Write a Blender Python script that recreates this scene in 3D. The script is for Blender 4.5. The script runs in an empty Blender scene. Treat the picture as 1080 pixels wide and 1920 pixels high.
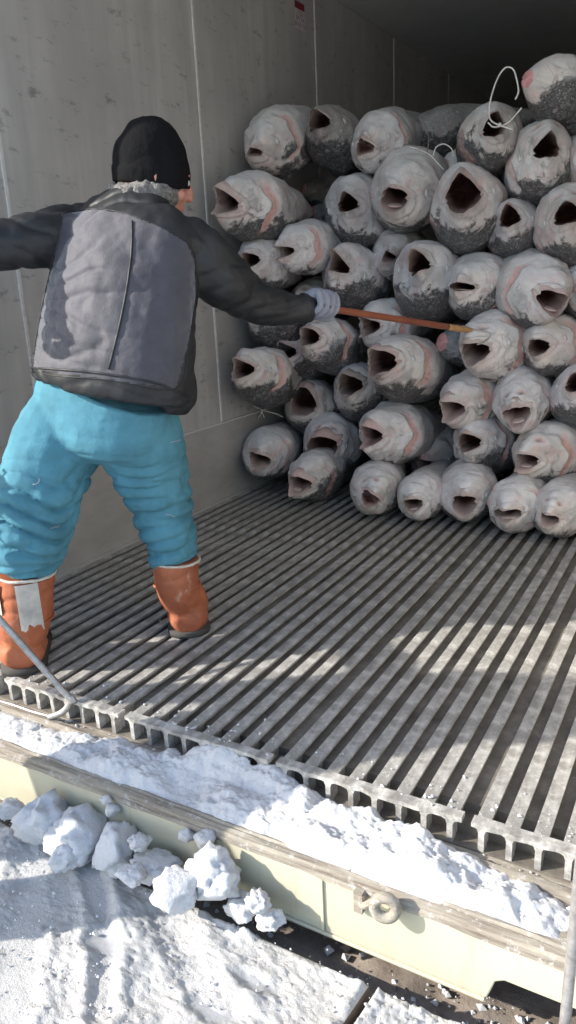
import bpy, math, random
import numpy as np
from mathutils import Vector, Matrix

random.seed(7)
rng = np.random.RandomState(11)
S = bpy.context.scene

# ------------------------------------------------------------------ camera
# world: x across the container (left wall x=0), y into it (floor edge y=0), z up (rib tops z=0)
CAM = np.array([2.13, -1.243, 1.03])
RC = np.array([[0.86945973, -0.10430149, 0.48286745],
               [0.49186757, 0.27358315, -0.82657036],
               [-0.04589188, 0.95617648, 0.28917205]])
FPX = 1420.0
cd = bpy.data.cameras.new('camera')
cam = bpy.data.objects.new('camera', cd)
S.collection.objects.link(cam)
M4 = Matrix.Identity(4)
for i in range(3):
    for j in range(3):
        M4[i][j] = RC[i, j]
    M4[i][3] = CAM[i]
cam.matrix_world = M4
cd.sensor_fit = 'VERTICAL'
cd.sensor_height = 36
cd.lens = FPX / 1920 * 36
cd.clip_start = 0.02
cd.clip_end = 500
S.camera = cam

# ------------------------------------------------------------------ light
SUN_AZ = math.atan2(-1.0, -0.77)      # compass direction of the sun (from +Y towards +X)
SUN_EL = math.radians(29)
W = bpy.data.worlds.new("World")
S.world = W
W.use_nodes = True
nt = W.node_tree
bg = nt.nodes['Background']
sky = nt.nodes.new('ShaderNodeTexSky')
sky.sky_type = 'NISHITA'
sky.sun_disc = False
sky.sun_elevation = SUN_EL
sky.sun_rotation = SUN_AZ % (2 * math.pi)
nt.links.new(sky.outputs[0], bg.inputs[0])
bg.inputs[1].default_value = 0.15
sl = bpy.data.lights.new('sun', 'SUN')
sl.energy = 3.15
sl.angle = math.radians(0.6)
sl.color = (1.0, 0.94, 0.85)
sun = bpy.data.objects.new('sun', sl)
S.collection.objects.link(sun)
sd = Vector((math.sin(SUN_AZ) * math.cos(SUN_EL), math.cos(SUN_AZ) * math.cos(SUN_EL), math.sin(SUN_EL)))
sun.rotation_euler = sd.to_track_quat('Z', 'Y').to_euler()
sun.location = sd * 20
S.view_settings.view_transform = 'Standard'
S.view_settings.look = 'None'
S.view_settings.exposure = 1.33
S.view_settings.gamma = 1
S.view_settings.use_curve_mapping = False

# ------------------------------------------------------------------ helpers
COL = S.collection


def at(px, py, x=None, y=None, z=None):
    """where the line of sight of a picture point meets a world plane"""
    d = RC @ np.array([px - 540.0, -(py - 960.0), -FPX])
    if z is not None:
        t = (z - CAM[2]) / d[2]
    elif y is not None:
        t = (y - CAM[1]) / d[1]
    else:
        t = (x - CAM[0]) / d[0]
    return CAM + t * d


def depth(P):
    return -(RC.T @ (np.asarray(P) - CAM))[2]


def _hash(ix, iy, iz, seed):
    h = (ix.astype(np.int64) * 374761393 + iy.astype(np.int64) * 668265263 + iz.astype(np.int64) * 2147483647 + seed * 1274126177) & 0xffffffff
    h = ((h ^ (h >> 13)) * 1274126177) & 0xffffffff
    h = (h ^ (h >> 16)) & 0xffff
    return h / 65535.0


def vnoise(P, seed=0):
    """value noise in -1..1 for an (n,3) array"""
    P = np.asarray(P, float)
    I = np.floor(P)
    F = P - I
    F = F * F * (3 - 2 * F)
    I = I.astype(np.int64)
    r = 0
    for a in (0, 1):
        for b in (0, 1):
            for c in (0, 1):
                w = (F[:, 0] if a else 1 - F[:, 0]) * (F[:, 1] if b else 1 - F[:, 1]) * (F[:, 2] if c else 1 - F[:, 2])
                r = r + w * _hash(I[:, 0] + a, I[:, 1] + b, I[:, 2] + c, seed)
    return r * 2 - 1


def fbm(P, oct=4, seed=0, gain=.5):
    r, a, P = 0, 1.0, np.asarray(P, float)
    for i in range(oct):
        r = r + a * vnoise(P * (2 ** i) + 17.3 * i, seed + i)
        a *= gain
    return r


def tag(o, label=None, cat=None, group=None, kind=None):
    if label: o['label'] = label
    if cat: o['category'] = cat
    if group: o['group'] = group
    if kind: o['kind'] = kind
    return o


def empty(name, loc=(0, 0, 0)):
    o = bpy.data.objects.new(name, None)
    COL.objects.link(o)
    o.location = loc
    o.empty_display_size = .05
    return o


def link(name, me, parent=None, loc=None):
    o = bpy.data.objects.new(name, me)
    COL.objects.link(o)
    if parent is not None:
        o.parent = parent
        if loc is None:      # mesh given in world coordinates: undo the parents' offsets
            p, off = parent, Vector((0, 0, 0))
            while p is not None:
                off -= p.location
                p = p.parent
            o.location = off
    if loc is not None:
        o.location = loc
    return o


def mesh(name, V, Fc, mats, smooth=True, mi=None):
    me = bpy.data.meshes.new(name)
    me.from_pydata([tuple(v) for v in V], [], [tuple(f) for f in Fc])
    for m in (mats if isinstance(mats, (list, tuple)) else [mats]):
        me.materials.append(m)
    if smooth:
        me.polygons.foreach_set('use_smooth', [True] * len(me.polygons))
    if mi is not None:
        me.polygons.foreach_set('material_index', np.asarray(mi, dtype=np.int32))
    me.update()
    return me


def boxes(L):
    """list of (x0,x1,y0,y1,z0,z1) -> verts, faces"""
    V, Fc = [], []
    for (x0, x1, y0, y1, z0, z1) in L:
        b = len(V)
        V += [(x0, y0, z0), (x1, y0, z0), (x1, y1, z0), (x0, y1, z0), (x0, y0, z1), (x1, y0, z1), (x1, y1, z1), (x0, y1, z1)]
        Fc += [tuple(b + i for i in f) for f in ((3, 2, 1, 0), (4, 5, 6, 7), (0, 1, 5, 4), (1, 2, 6, 5), (2, 3, 7, 6), (3, 0, 4, 7))]
    return V, Fc


def box(name, x0, x1, y0, y1, z0, z1, mat, parent=None, bevel=0, loc=None):
    V, Fc = boxes([(x0, x1, y0, y1, z0, z1)])
    me = mesh(name, V, Fc, mat, smooth=False)
    o = link(name, me, parent, loc)
    if bevel:
        m = o.modifiers.new('b', 'BEVEL'); m.width = bevel; m.segments = 2
    return o


def catmull(K, n):
    K = np.asarray(K, float)
    m = len(K)
    if m == 2:
        t = np.linspace(0, 1, n)[:, None]
        return K[0] * (1 - t) + K[1] * t
    P = np.vstack([2 * K[0] - K[1], K, 2 * K[-1] - K[-2]])
    out = []
    for u in np.linspace(0, m - 1 - 1e-9, n):
        i = int(u); t = u - i
        a, b, c, d = P[i], P[i + 1], P[i + 2], P[i + 3]
        out.append(.5 * ((2 * b) + (-a + c) * t + (2 * a - 5 * b + 4 * c - d) * t * t + (-a + 3 * b - 3 * c + d) * t ** 3))
    return np.array(out)


def loft(K, ref, nring=20, n=None, base=0, fixed=None):
    """K rows: x,y,z,a,b ; a = half width along the ref direction, b = half width across. fixed = constant section normal"""
    K = np.asarray(K, float)
    n = n or (len(K) - 1) * 6 + 1
    Q = catmull(K, n)
    C3 = Q[:, :3]
    T = np.gradient(C3, axis=0)
    V, Fc = [], []
    ref = np.asarray(ref, float)
    for i in range(n):
        t = T[i] / (np.linalg.norm(T[i]) + 1e-9)
        if fixed is not None:
            t = np.asarray(fixed, float)
        u = ref - t * np.dot(ref, t)
        u /= np.linalg.norm(u) + 1e-9
        w = np.cross(t, u)
        for k in range(nring):
            a = 2 * math.pi * k / nring
            V.append(C3[i] + u * math.cos(a) * Q[i, 3] + w * math.sin(a) * Q[i, 4])
    for i in range(n - 1):
        for k in range(nring):
            k2 = (k + 1) % nring
            Fc.append((base + i * nring + k, base + i * nring + k2, base + (i + 1) * nring + k2, base + (i + 1) * nring + k))
    Fc.append(tuple(base + k for k in range(nring))[::-1])
    Fc.append(tuple(base + (n - 1) * nring + k for k in range(nring)))
    return V, Fc


def tube(K, r, nring=8, n=None, closed=False):
    K = [list(k)[:3] + [r, r] if len(k) == 3 else [k[0], k[1], k[2], k[3], k[3]] for k in K]
    d = np.array(K[-1][:3]) - np.array(K[0][:3])
    ref = np.array([0, 0, 1.0]) if abs(d[2]) < .7 * (np.linalg.norm(d) + 1e-9) else np.array([1.0, .1, 0])
    return loft(K, ref, nring, n)


def blob(c, r, n=16, m=10):
    V, Fc = [], []
    c = np.asarray(c, float); r = np.asarray(r, float) * np.ones(3)
    for i in range(1, m):
        th = math.pi * i / m
        for k in range(n):
            a = 2 * math.pi * k / n
            V.append(c + r * np.array([math.sin(th) * math.cos(a), math.sin(th) * math.sin(a), math.cos(th)]))
    V.append(c + r * np.array([0, 0, 1])); V.append(c - r * np.array([0, 0, 1]))
    for i in range(m - 2):
        for k in range(n):
            k2 = (k + 1) % n
            Fc.append((i * n + k, (i + 1) * n + k, (i + 1) * n + k2, i * n + k2))
    for k in range(n):
        k2 = (k + 1) % n
        Fc.append((len(V) - 2, k, k2))
        Fc.append((len(V) - 1, (m - 2) * n + k2, (m - 2) * n + k))
    return V, Fc


def join(parts):
    V, Fc = [], []
    for v, f in parts:
        b = len(V)
        V += list(v)
        Fc += [tuple(b + i for i in q) for q in f]
    return V, Fc


def remesh(V, Fc, size, smooth=4, mat=None, name='m'):
    """one continuous skin around overlapping lofts"""
    me = bpy.data.meshes.new(name)
    me.from_pydata([tuple(v) for v in V], [], Fc)
    o = bpy.data.objects.new('tmp', me)
    COL.objects.link(o)
    r = o.modifiers.new('r', 'REMESH'); r.mode = 'VOXEL'; r.voxel_size = size
    s = o.modifiers.new('s', 'SMOOTH'); s.iterations = smooth; s.factor = .5
    dg = bpy.context.evaluated_depsgraph_get()
    out = bpy.data.meshes.new_from_object(o.evaluated_get(dg))
    bpy.data.objects.remove(o)
    out.name = name
    out.materials.clear()
    for m in (mat if isinstance(mat, (list, tuple)) else [mat]):
        out.materials.append(m)
    out.polygons.foreach_set('use_smooth', [True] * len(out.polygons))
    return out


def get_co(me):
    a = np.empty(len(me.vertices) * 3); me.vertices.foreach_get('co', a)
    return a.reshape(-1, 3)


def get_no(me):
    a = np.empty(len(me.vertices) * 3); me.vertices.foreach_get('normal', a)
    return a.reshape(-1, 3)


def set_co(me, P):
    me.vertices.foreach_set('co', np.ascontiguousarray(P).ravel())
    me.update()


def pcenters(me):
    a = np.empty(len(me.polygons) * 3); me.polygons.foreach_get('center', a)
    return a.reshape(-1, 3)


def grid_mesh(name, X, Y, Z, mat, wrap=False):
    n, m = X.shape
    V = np.stack([X, Y, Z], -1).reshape(-1, 3)
    i = np.arange(n - 1)[:, None]; j = np.arange(m if wrap else m - 1)[None, :]
    j2 = (j + 1) % m
    F4 = np.stack([i * m + j, i * m + j2, (i + 1) * m + j2, (i + 1) * m + j], -1).reshape(-1, 4)
    me = bpy.data.meshes.new(name)
    me.vertices.add(len(V)); me.vertices.foreach_set('co', V.ravel())
    me.loops.add(F4.size); me.loops.foreach_set('vertex_index', F4.ravel().astype(np.int32))
    me.polygons.add(len(F4)); me.polygons.foreach_set('loop_start', np.arange(0, F4.size, 4, dtype=np.int32))
    me.polygons.foreach_set('use_smooth', [True] * len(F4))
    me.materials.append(mat)
    me.update(calc_edges=True)
    me.validate()
    return me


# ------------------------------------------------------------------ materials
class NT:
    def __init__(s, name, rough=.6, metal=0, spec=.5):
        s.m = bpy.data.materials.new(name); s.m.use_nodes = True
        s.t = s.m.node_tree; s.b = s.t.nodes['Principled BSDF']
        s.b.inputs['Roughness'].default_value = rough
        s.b.inputs['Metallic'].default_value = metal
        s.b.inputs['Specular IOR Level'].default_value = spec
        s.co = s.t.nodes.new('ShaderNodeTexCoord').outputs['Object']

    def node(s, ty, **kw):
        n = s.t.nodes.new(ty)
        for k, v in kw.items():
            setattr(n, k, v)
        return n

    def L(s, a, b): s.t.links.new(a, b)

    def map(s, scale, co=None):
        n = s.node('ShaderNodeMapping'); n.inputs['Scale'].default_value = scale
        s.L(co or s.co, n.inputs[0]); return n.outputs[0]

    def noise(s, sc, det=4, rough=.55, co=None, dist=0):
        n = s.node('ShaderNodeTexNoise'); n.inputs['Scale'].default_value = sc
        n.inputs['Detail'].default_value = det; n.inputs['Roughness'].default_value = rough
        n.inputs['Distortion'].default_value = dist
        s.L(co or s.co, n.inputs['Vector']); return n.outputs[0]

    def voro(s, sc, co=None, feat='F1', out=0):
        n = s.node('ShaderNodeTexVoronoi', feature=feat); n.inputs['Scale'].default_value = sc
        s.L(co or s.co, n.inputs['Vector']); return n.outputs[out]

    def ramp(s, f, *st):
        n = s.node('ShaderNodeValToRGB')
        e = n.color_ramp.elements
        while len(e) < len(st): e.new(.5)
        for q, (p, c) in zip(e, st):
            q.position = p
            q.color = (c, c, c, 1) if isinstance(c, (int, float)) else (*c, 1)
        s.L(f, n.inputs[0]); return n.outputs[0]

    def mix(s, f, a, b, mode='MIX'):
        n = s.node('ShaderNodeMix', data_type='RGBA', blend_type=mode)
        if isinstance(f, (int, float)): n.inputs[0].default_value = f
        else: s.L(f, n.inputs[0])
        for v, i in ((a, 6), (b, 7)):
            if isinstance(v, tuple): n.inputs[i].default_value = (*v, 1)
            else: s.L(v, n.inputs[i])
        return n.outputs[2]

    def math(s, op, a, b=0.0, clamp=False):
        n = s.node('ShaderNodeMath', operation=op, use_clamp=clamp)
        for v, i in ((a, 0), (b, 1)):
            if isinstance(v, (int, float)): n.inputs[i].default_value = v
            else: s.L(v, n.inputs[i])
        return n.outputs[0]

    def color(s, c):
        if isinstance(c, tuple): s.b.inputs['Base Color'].default_value = (*c, 1)
        else: s.L(c, s.b.inputs['Base Color'])
        return s

    def rough(s, c): s.L(c, s.b.inputs['Roughness']); return s

    def bump(s, h, st=.3, dist=.01):
        n = s.node('ShaderNodeBump'); n.inputs['Strength'].default_value = st; n.inputs['Distance'].default_value = dist
        s.L(h, n.inputs['Height']); s.L(n.outputs[0], s.b.inputs['Normal']); return s


def m_wall():
    k = NT('wall_panel', .42, .2)
    st = k.noise(1.0, 5, .6, k.map((14, 14, 1.1)))
    big = k.noise(1.6, 4, .6)
    sm = k.noise(7, 5, .7)
    c = k.ramp(st, (.3, (.46, .44, .415)), (.7, (.62, .597, .565)))
    c = k.mix(k.ramp(big, (.38, 0.0), (.62, .75)), c, (.42, .405, .385))
    scf = k.ramp(k.noise(5, 6, .75, k.map((1, 1.6, 4))), (.57, 0.0), (.68, .65))
    c = k.mix(scf, c, (.14, .135, .13))
    wh = k.ramp(k.noise(9, 5, .8, k.map((1, 1.5, .35))), (.66, 0.0), (.72, .45))
    c = k.mix(wh, c, (.5, .49, .47))
    k.color(c)
    k.rough(k.ramp(sm, (.3, .36), (.7, .58)))
    k.bump(sm, .12, .004)
    return k.m


def m_kick():
    k = NT('kick_plate_metal', .45, .3)
    a = k.noise(3, 5, .6, k.map((1, 2, 5)))
    c = k.ramp(a, (.3, (.45, .43, .405)), (.7, (.57, .55, .515)))
    sc = k.ramp(k.noise(6, 6, .8, k.map((1, 2.5, 8))), (.62, 0.0), (.7, .5))
    c = k.mix(sc, c, (.5, .49, .46))
    k.color(c); k.bump(a, .1, .004)
    return k.m


def m_alu():
    k = NT('floor_aluminium', .5, .25)
    a = k.noise(4, 6, .65, k.map((9, 1.4, 9)))
    g = k.noise(18, 5, .75)
    c = k.ramp(a, (.3, (.44, .425, .395)), (.7, (.72, .70, .655)))
    c = k.mix(k.ramp(g, (.42, .55), (.62, 0.0)), c, (.11, .10, .088))
    fr = k.ramp(k.noise(34, 6, .8, k.map((1, .5, 1))), (.60, 0.0), (.68, .6))
    c = k.mix(fr, c, (.66, .65, .63))
    k.color(c)
    k.rough(k.ramp(g, (.3, .38), (.7, .65)))
    k.bump(g, .25, .003)
    return k.m


def m_channel():
    k = NT('channel_dirt', .6, .2)
    g = k.noise(11, 6, .7)
    c = k.ramp(g, (.3, (.11, .096, .08)), (.55, (.21, .187, .158)), (.75, (.33, .30, .26)))
    fr = k.ramp(k.noise(60, 5, .8), (.63, 0.0), (.7, .8))
    c = k.mix(fr, c, (.55, .54, .52))
    k.color(c); k.bump(g, .4, .004)
    return k.m


def m_snow(name='snow_white', dirty=.25, grain=.5):
    k = NT(name, .62, 0, .35)
    a = k.noise(6, 6, .6)
    g = k.noise(170, 5, .75)
    f = k.noise(40, 5, .7)
    c = k.ramp(a, (.3, (.55, .555, .57)), (.7, (.65, .655, .665)))
    c = k.mix(k.ramp(k.noise(24, 6, .8), (.5, 0.0), (.78, dirty)), c, (.30, .265, .22))
    k.color(c)
    h = k.math('ADD', k.math('MULTIPLY', g, .5), f)
    k.bump(h, grain, .012)
    k.b.inputs['Subsurface Weight'].default_value = 0.0
    return k.m


def m_groundsnow():
    k = NT('trodden_snow', .6, 0, .35)
    att = k.node('ShaderNodeAttribute', attribute_name='tint')
    sep = k.node('ShaderNodeSeparateColor'); k.L(att.outputs[0], sep.inputs[0])
    ice = sep.outputs[0]
    g = k.noise(150, 5, .8); f = k.noise(38, 6, .75)
    c = k.ramp(k.noise(9, 6, .7), (.3, (.50, .487, .465)), (.7, (.64, .63, .61)))
    c = k.mix(k.ramp(g, (.52, 0.0), (.75, .55)), c, (.38, .37, .355))
    c = k.mix(k.ramp(k.noise(5, 5, .7), (.66, 0.0), (.74, .12)), c, (.62, .36, .34))
    icec = k.ramp(f, (.3, (.30, .31, .315)), (.7, (.42, .425, .43)))
    c = k.mix(ice, c, icec)
    k.color(c)
    k.rough(k.ramp(ice, (0, .7), (1, .35)))
    h = k.math('ADD', k.math('MULTIPLY', g, .6), f)
    h = k.math('MULTIPLY', h, k.math('SUBTRACT', 1.0, k.math('MULTIPLY', ice, .85)))
    k.bump(h, .6, .014)
    return k.m


def m_beam():
    k = NT('cream_paint', .4, 0)
    a = k.noise(3, 5, .6); v = k.noise(5, 5, .7, k.map((9, 9, .8)))
    c = k.ramp(a, (.3, (.50, .475, .345)), (.7, (.57, .545, .42)))
    c = k.mix(k.ramp(v, (.55, 0.0), (.78, .6)), c, (.42, .36, .24))
    c = k.mix(k.ramp(k.noise(70, 4, .8), (.66, 0.0), (.72, .6)), c, (.20, .13, .07))
    k.color(c); k.bump(k.noise(25, 4), .08, .003)
    return k.m


def m_lip():
    k = NT('worn_lip', .75, 0)
    s_ = k.noise(5, 6, .75, k.map((1, 14, 14)))
    c = k.ramp(s_, (.3, (.12, .09, .065)), (.45, (.26, .225, .18)), (.62, (.38, .345, .28)), (.8, (.24, .165, .09)))
    fr = k.ramp(k.noise(45, 6, .8), (.55, 0.0), (.66, .6))
    c = k.mix(fr, c, (.72, .71, .70))
    k.color(c); k.bump(s_, .6, .01)
    return k.m


def m_under():
    k = NT('grimy_slab', .85, 0)
    g = k.noise(7, 6, .7)
    c = k.ramp(g, (.3, (.15, .12, .095)), (.55, (.27, .225, .185)), (.75, (.40, .365, .32)))
    c = k.mix(k.ramp(k.noise(3.3, 5, .7), (.62, 0.0), (.68, .7)), c, (.22, .09, .04))
    k.color(c); k.bump(k.noise(30, 6, .8), .6, .01)
    return k.m


def m_plain(name, c, rough=.6, metal=0, nsc=30, var=.25, bs=.2, bd=.003):
    k = NT(name, rough, metal)
    n = k.noise(nsc, 5, .65)
    lo = tuple(x * (1 - var) for x in c); hi = tuple(min(1, x * (1 + var)) for x in c)
    k.color(k.ramp(n, (.3, lo), (.7, hi)))
    k.bump(n, bs, bd)
    return k.m


def m_fish(name, dark=False):
    k = NT(name, .55, 0, .4)
    att = k.node('ShaderNodeAttribute', attribute_name='tint')
    sep = k.node('ShaderNodeSeparateColor'); k.L(att.outputs[0], sep.inputs[0])
    pink, mott, pat = sep.outputs[0], sep.outputs[1], sep.outputs[2]
    oi = k.node('ShaderNodeObjectInfo')
    sh = k.node('ShaderNodeVectorMath', operation='ADD')
    mu = k.node('ShaderNodeVectorMath', operation='SCALE'); mu.inputs['Scale'].default_value = 9
    cb = k.node('ShaderNodeCombineXYZ')
    for i in range(3): k.L(oi.outputs['Random'], cb.inputs[i])
    k.L(cb.outputs[0], mu.inputs[0]); k.L(k.co, sh.inputs[0]); k.L(mu.outputs[0], sh.inputs[1])
    co = sh.outputs[0]
    big = k.noise(5.5, 5, .6, co, .6); med = k.noise(17, 6, .65, co, .8); fine = k.noise(75, 5, .75, co)
    skin = k.ramp(big, (.3, (.50, .495, .50)), (.5, (.66, .645, .64)), (.7, (.80, .78, .76)))
    skin = k.mix(k.ramp(oi.outputs['Random'], (0, 0.0), (1, .75)), skin, k.ramp(big, (.3, (.46, .42, .37)), (.7, (.72, .65, .56))))
    # bruised grey and rosy clouds in the skin
    skin = k.mix(k.ramp(med, (.50, 0.0), (.66, .7)), skin, (.22, .215, .22))
    skin = k.mix(k.ramp(k.noise(8, 5, .7, co, 1.2), (.50, 0.0), (.66, .6)), skin, (.60, .40, .38))
    # pinched dark wrinkles
    wr = k.ramp(k.voro(13, k.map((1, 1, 1), co), 'DISTANCE_TO_EDGE'), (0, .6), (.02, 0.0))
    wr = k.math('MULTIPLY', wr, k.ramp(k.noise(6, 3, .6, co), (.5, 0.0), (.6, .8)))
    skin = k.mix(wr, skin, (.13, .11, .105))
    # slate blue flank behind the gills, which also paints in deep shade on the bodies
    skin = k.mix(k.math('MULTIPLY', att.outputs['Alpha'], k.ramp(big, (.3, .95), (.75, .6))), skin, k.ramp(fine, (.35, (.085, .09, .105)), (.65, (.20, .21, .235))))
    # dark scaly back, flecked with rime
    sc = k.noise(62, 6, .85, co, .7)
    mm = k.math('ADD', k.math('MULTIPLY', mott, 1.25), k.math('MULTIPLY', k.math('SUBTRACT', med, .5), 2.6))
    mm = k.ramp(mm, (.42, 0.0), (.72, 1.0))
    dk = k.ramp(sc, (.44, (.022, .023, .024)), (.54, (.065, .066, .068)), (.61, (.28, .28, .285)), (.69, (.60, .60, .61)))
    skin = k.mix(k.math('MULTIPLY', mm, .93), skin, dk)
    # raw gill flesh
    fl = k.ramp(med, (.3, (.62, .27, .23)), (.55, (.72, .42, .37)), (.75, (.42, .13, .11)))
    skin = k.mix(k.math('MULTIPLY', pink, k.ramp(fine, (.35, .55), (.6, 1.0))), skin, fl)
    # slits
    skin = k.mix(pat, skin, (.05, .025, .022))
    # rime: fine white crystals
    ri = k.ramp(k.noise(130, 4, .8, co), (.56, 0.0), (.66, .55))
    skin = k.mix(ri, skin, (.70, .70, .71))
    geo = k.node('ShaderNodeNewGeometry'); sx = k.node('ShaderNodeSeparateXYZ'); k.L(geo.outputs['Normal'], sx.inputs[0])
    fu = k.math('ADD', k.math('MULTIPLY', sx.outputs[2], .55), k.math('MULTIPLY', med, .9))
    fw_ = k.math('MULTIPLY', k.ramp(fu, (.48, 0.0), (.95, .7)), k.math('SUBTRACT', 1.0, k.math('MULTIPLY', att.outputs['Alpha'], .65)))
    skin = k.mix(k.math('MULTIPLY', fw_, k.math('SUBTRACT', 1.0, k.math('MULTIPLY', pink, .8))), skin, (.80, .795, .79))
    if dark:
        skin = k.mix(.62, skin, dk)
    k.color(skin)
    k.rough(k.ramp(fine, (.35, .25), (.7, .6)))
    h = k.math('ADD', k.math('MULTIPLY', fine, .45), k.math('MULTIPLY', med, .6))
    h = k.math('ADD', h, k.math('MULTIPLY', k.math('MULTIPLY', sc, mm), 1.6))
    h = k.math('SUBTRACT', h, k.math('MULTIPLY', wr, .7))
    k.bump(h, .45, .008)
    return k.m


def m_mouth():
    k = NT('mouth_flesh', .5, 0)
    oi = k.node('ShaderNodeObjectInfo')
    a = k.noise(14, 5, .6)
    c1 = k.ramp(a, (.3, (.56, .36, .34)), (.7, (.72, .56, .53)))
    c2 = k.ramp(a, (.3, (.48, .38, .34)), (.7, (.68, .60, .53)))
    c = k.mix(oi.outputs['Random'], c1, c2)
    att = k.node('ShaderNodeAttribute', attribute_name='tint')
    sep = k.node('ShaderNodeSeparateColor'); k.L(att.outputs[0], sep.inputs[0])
    c = k.mix(sep.outputs[0], c, (.05, .018, .016))  # shade of the throat painted in: flesh turns near black with depth
    k.color(c); k.bump(k.noise(60, 5, .7), .4, .006)
    return k.m


def m_cloth(name, c, rough=.8, weave=420, var=.12, spec=.3, bs=.25):
    k = NT(name, rough, 0, spec)
    n = k.noise(9, 5, .6); w = k.noise(weave, 2, .5)
    k.color(k.ramp(n, (.3, tuple(x * (1 - var) for x in c)), (.7, tuple(x * (1 + var) for x in c))))
    k.bump(k.math('ADD', k.math('MULTIPLY', w, .4), k.noise(30, 4, .6)), bs, .004)
    return k.m


def m_boot():
    k = NT('orange_leather', .55, 0, .4)
    a = k.noise(7, 6, .7)
    c = k.ramp(a, (.3, (.27, .08, .04)), (.55, (.40, .125, .058)), (.75, (.50, .19, .09)))
    w = k.ramp(k.noise(16, 6, .75, k.map((1, 1, .6))), (.60, 0.0), (.70, .7))
    c = k.mix(w, c, (.50, .33, .24))
    c = k.mix(k.ramp(k.noise(28, 6, .8), (.68, 0.0), (.73, .8)), c, (.06, .03, .02))
    k.color(c); k.bump(a, .25, .006)
    return k.m


MW, MK, MA, MC = m_wall(), m_kick(), m_alu(), m_channel()
MSNOW, MSNOWD = m_snow(), m_snow('snow_gritty', .6, .7)
MGS, MBEAM, MLIP, MUND = m_groundsnow(), m_beam(), m_lip(), m_under()
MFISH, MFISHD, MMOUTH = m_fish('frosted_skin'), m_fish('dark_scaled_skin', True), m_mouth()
MEYE = m_plain('frozen_eye', (.60, .59, .57), .35, 0, 90, .3)
MCUT = m_plain('raw_cut', (.62, .30, .29), .5, 0, 45, .35, .5)
MTRIM = m_plain('pale_trim', (.66, .64, .61), .5, 0, 40, .15)
MCEIL = m_plain('ceiling_panel', (.62, .62, .60), .5, 0, 4, .08)
MSTEEL = m_plain('galvanised_steel', (.40, .385, .37), .42, .6, 60, .3)
MRUST = m_plain('rusty_steel', (.28, .22, .18), .7, .3, 60, .4, .5)
MPOLE = None
k = NT('brown_lacquered_wood', .4, 0)
g_ = k.noise(6, 5, .6, k.map((1.2, 1.2, 1.2)))
k.color(k.ramp(g_, (.3, (.16, .045, .025)), (.7, (.32, .10, .045))))
k.bump(k.noise(50, 3), .1, .002)
MPOLE = k.m
MRAWWOOD = m_plain('bare_wood', (.46, .26, .10), .6, 0, 30, .3)
MCORD = m_plain('pale_cord', (.62, .60, .56), .8, 0, 200, .2)
MJACK = m_cloth('charcoal_back_cloth', (.056, .055, .067), .6, var=.16, bs=.6)
MJACK.node_tree.nodes['Principled BSDF'].inputs['Sheen Weight'].default_value = .6
MJACK.node_tree.nodes['Principled BSDF'].inputs['Sheen Roughness'].default_value = .45
MSLEEVE = m_cloth('black_sleeve', (.017, .018, .020), .5, 300, .2, .4)
MTROU = m_cloth('teal_quilted_cloth', (.085, .235, .30), .95, 300, .2, .15, .7)
MHAT = m_cloth('black_knit', (.007, .007, .008), .95, 260, .2, .15, .6)
MFUR = m_plain('grey_fleece', (.22, .21, .195), .95, 0, 130, .5, 1.0, .012)
MSKIN = m_plain('reddened_skin', (.50, .22, .16), .5, 0, 14, .2)
MGLOVE = m_cloth('grey_glove', (.23, .24, .28), .85, 260, .2)
MBLUE = m_cloth('blue_cuff', (.06, .08, .30), .8, 260, .2)
MBOOT = m_boot()
MFELT = m_plain('beige_felt', (.55, .50, .42), .95, 0, 90, .25, .6)
MPATCH = m_plain('peeling_grey_patch', (.46, .43, .38), .6, 0, 18, .3, .4)
MSOLE = m_plain('dark_sole', (.05, .045, .04), .8)
MRED = m_plain('dark_red_print', (.20, .012, .025), .5, 0, 20, .1)
MWHITE = m_plain('white_print', (.62, .52, .54), .5, 0, 20, .05)
MINK = m_plain('dark_ink', (.16, .12, .13), .5, 0, 20, .1)

# ------------------------------------------------------------------ the container
WID, HGT, LEN = 2.29, 2.545, 12.0
YF = -0.14                       # front edge of the side walls

floor = empty('floor', (WID / 2, 4, -.062)); tag(floor, kind='structure')
V, Fc = boxes([(0.0, WID, 0.075, LEN, -.10, -.017), (0.0, WID, .035, .0745, -.10, -.036), (0.0, WID, -.002, .0345, -.10, -.062)])
link('floor_bed', mesh('floor_bed', V, Fc, MC, False), floor)

# ribs: flat top flange on a thin web, sharing one mesh
PITCH = .0545
prof = [(-.0142, -.006), (-.0142, 0), (.0142, 0), (.0142, -.006), (.005, -.010), (.005, -.0615), (-.005, -.0615), (-.005, -.010)]
NY = 2
Vr, Fr = [], []
for yy in (0.0, LEN - .2):
    Vr += [(px_, yy, pz_) for px_, pz_ in prof]
n8 = len(prof)
for i in range(n8):
    Fr.append((i, (i + 1) % n8, n8 + (i + 1) % n8, n8 + i))
Fr.append(tuple(range(n8))[::-1]); Fr.append(tuple(range(n8, 2 * n8)))
slat_me = mesh('slat', Vr, Fr, MA, False)
npan = 0
groups_of = [(.028, 8), (.473, 8), (.918, 8), (1.363, 8), (1.808, 9)]
rib_x = []
for gx, cnt in groups_of:
    for i in range(cnt):
        x = gx + i * PITCH
        if x > WID - .02: break
        rib_x.append(x)
        o = bpy.data.objects.new('slat', slat_me); COL.objects.link(o); o.parent = floor
        o.location = Vector((x, .022 + random.uniform(-.001, .001), random.uniform(-.0006, .0006))) - floor.location
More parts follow.
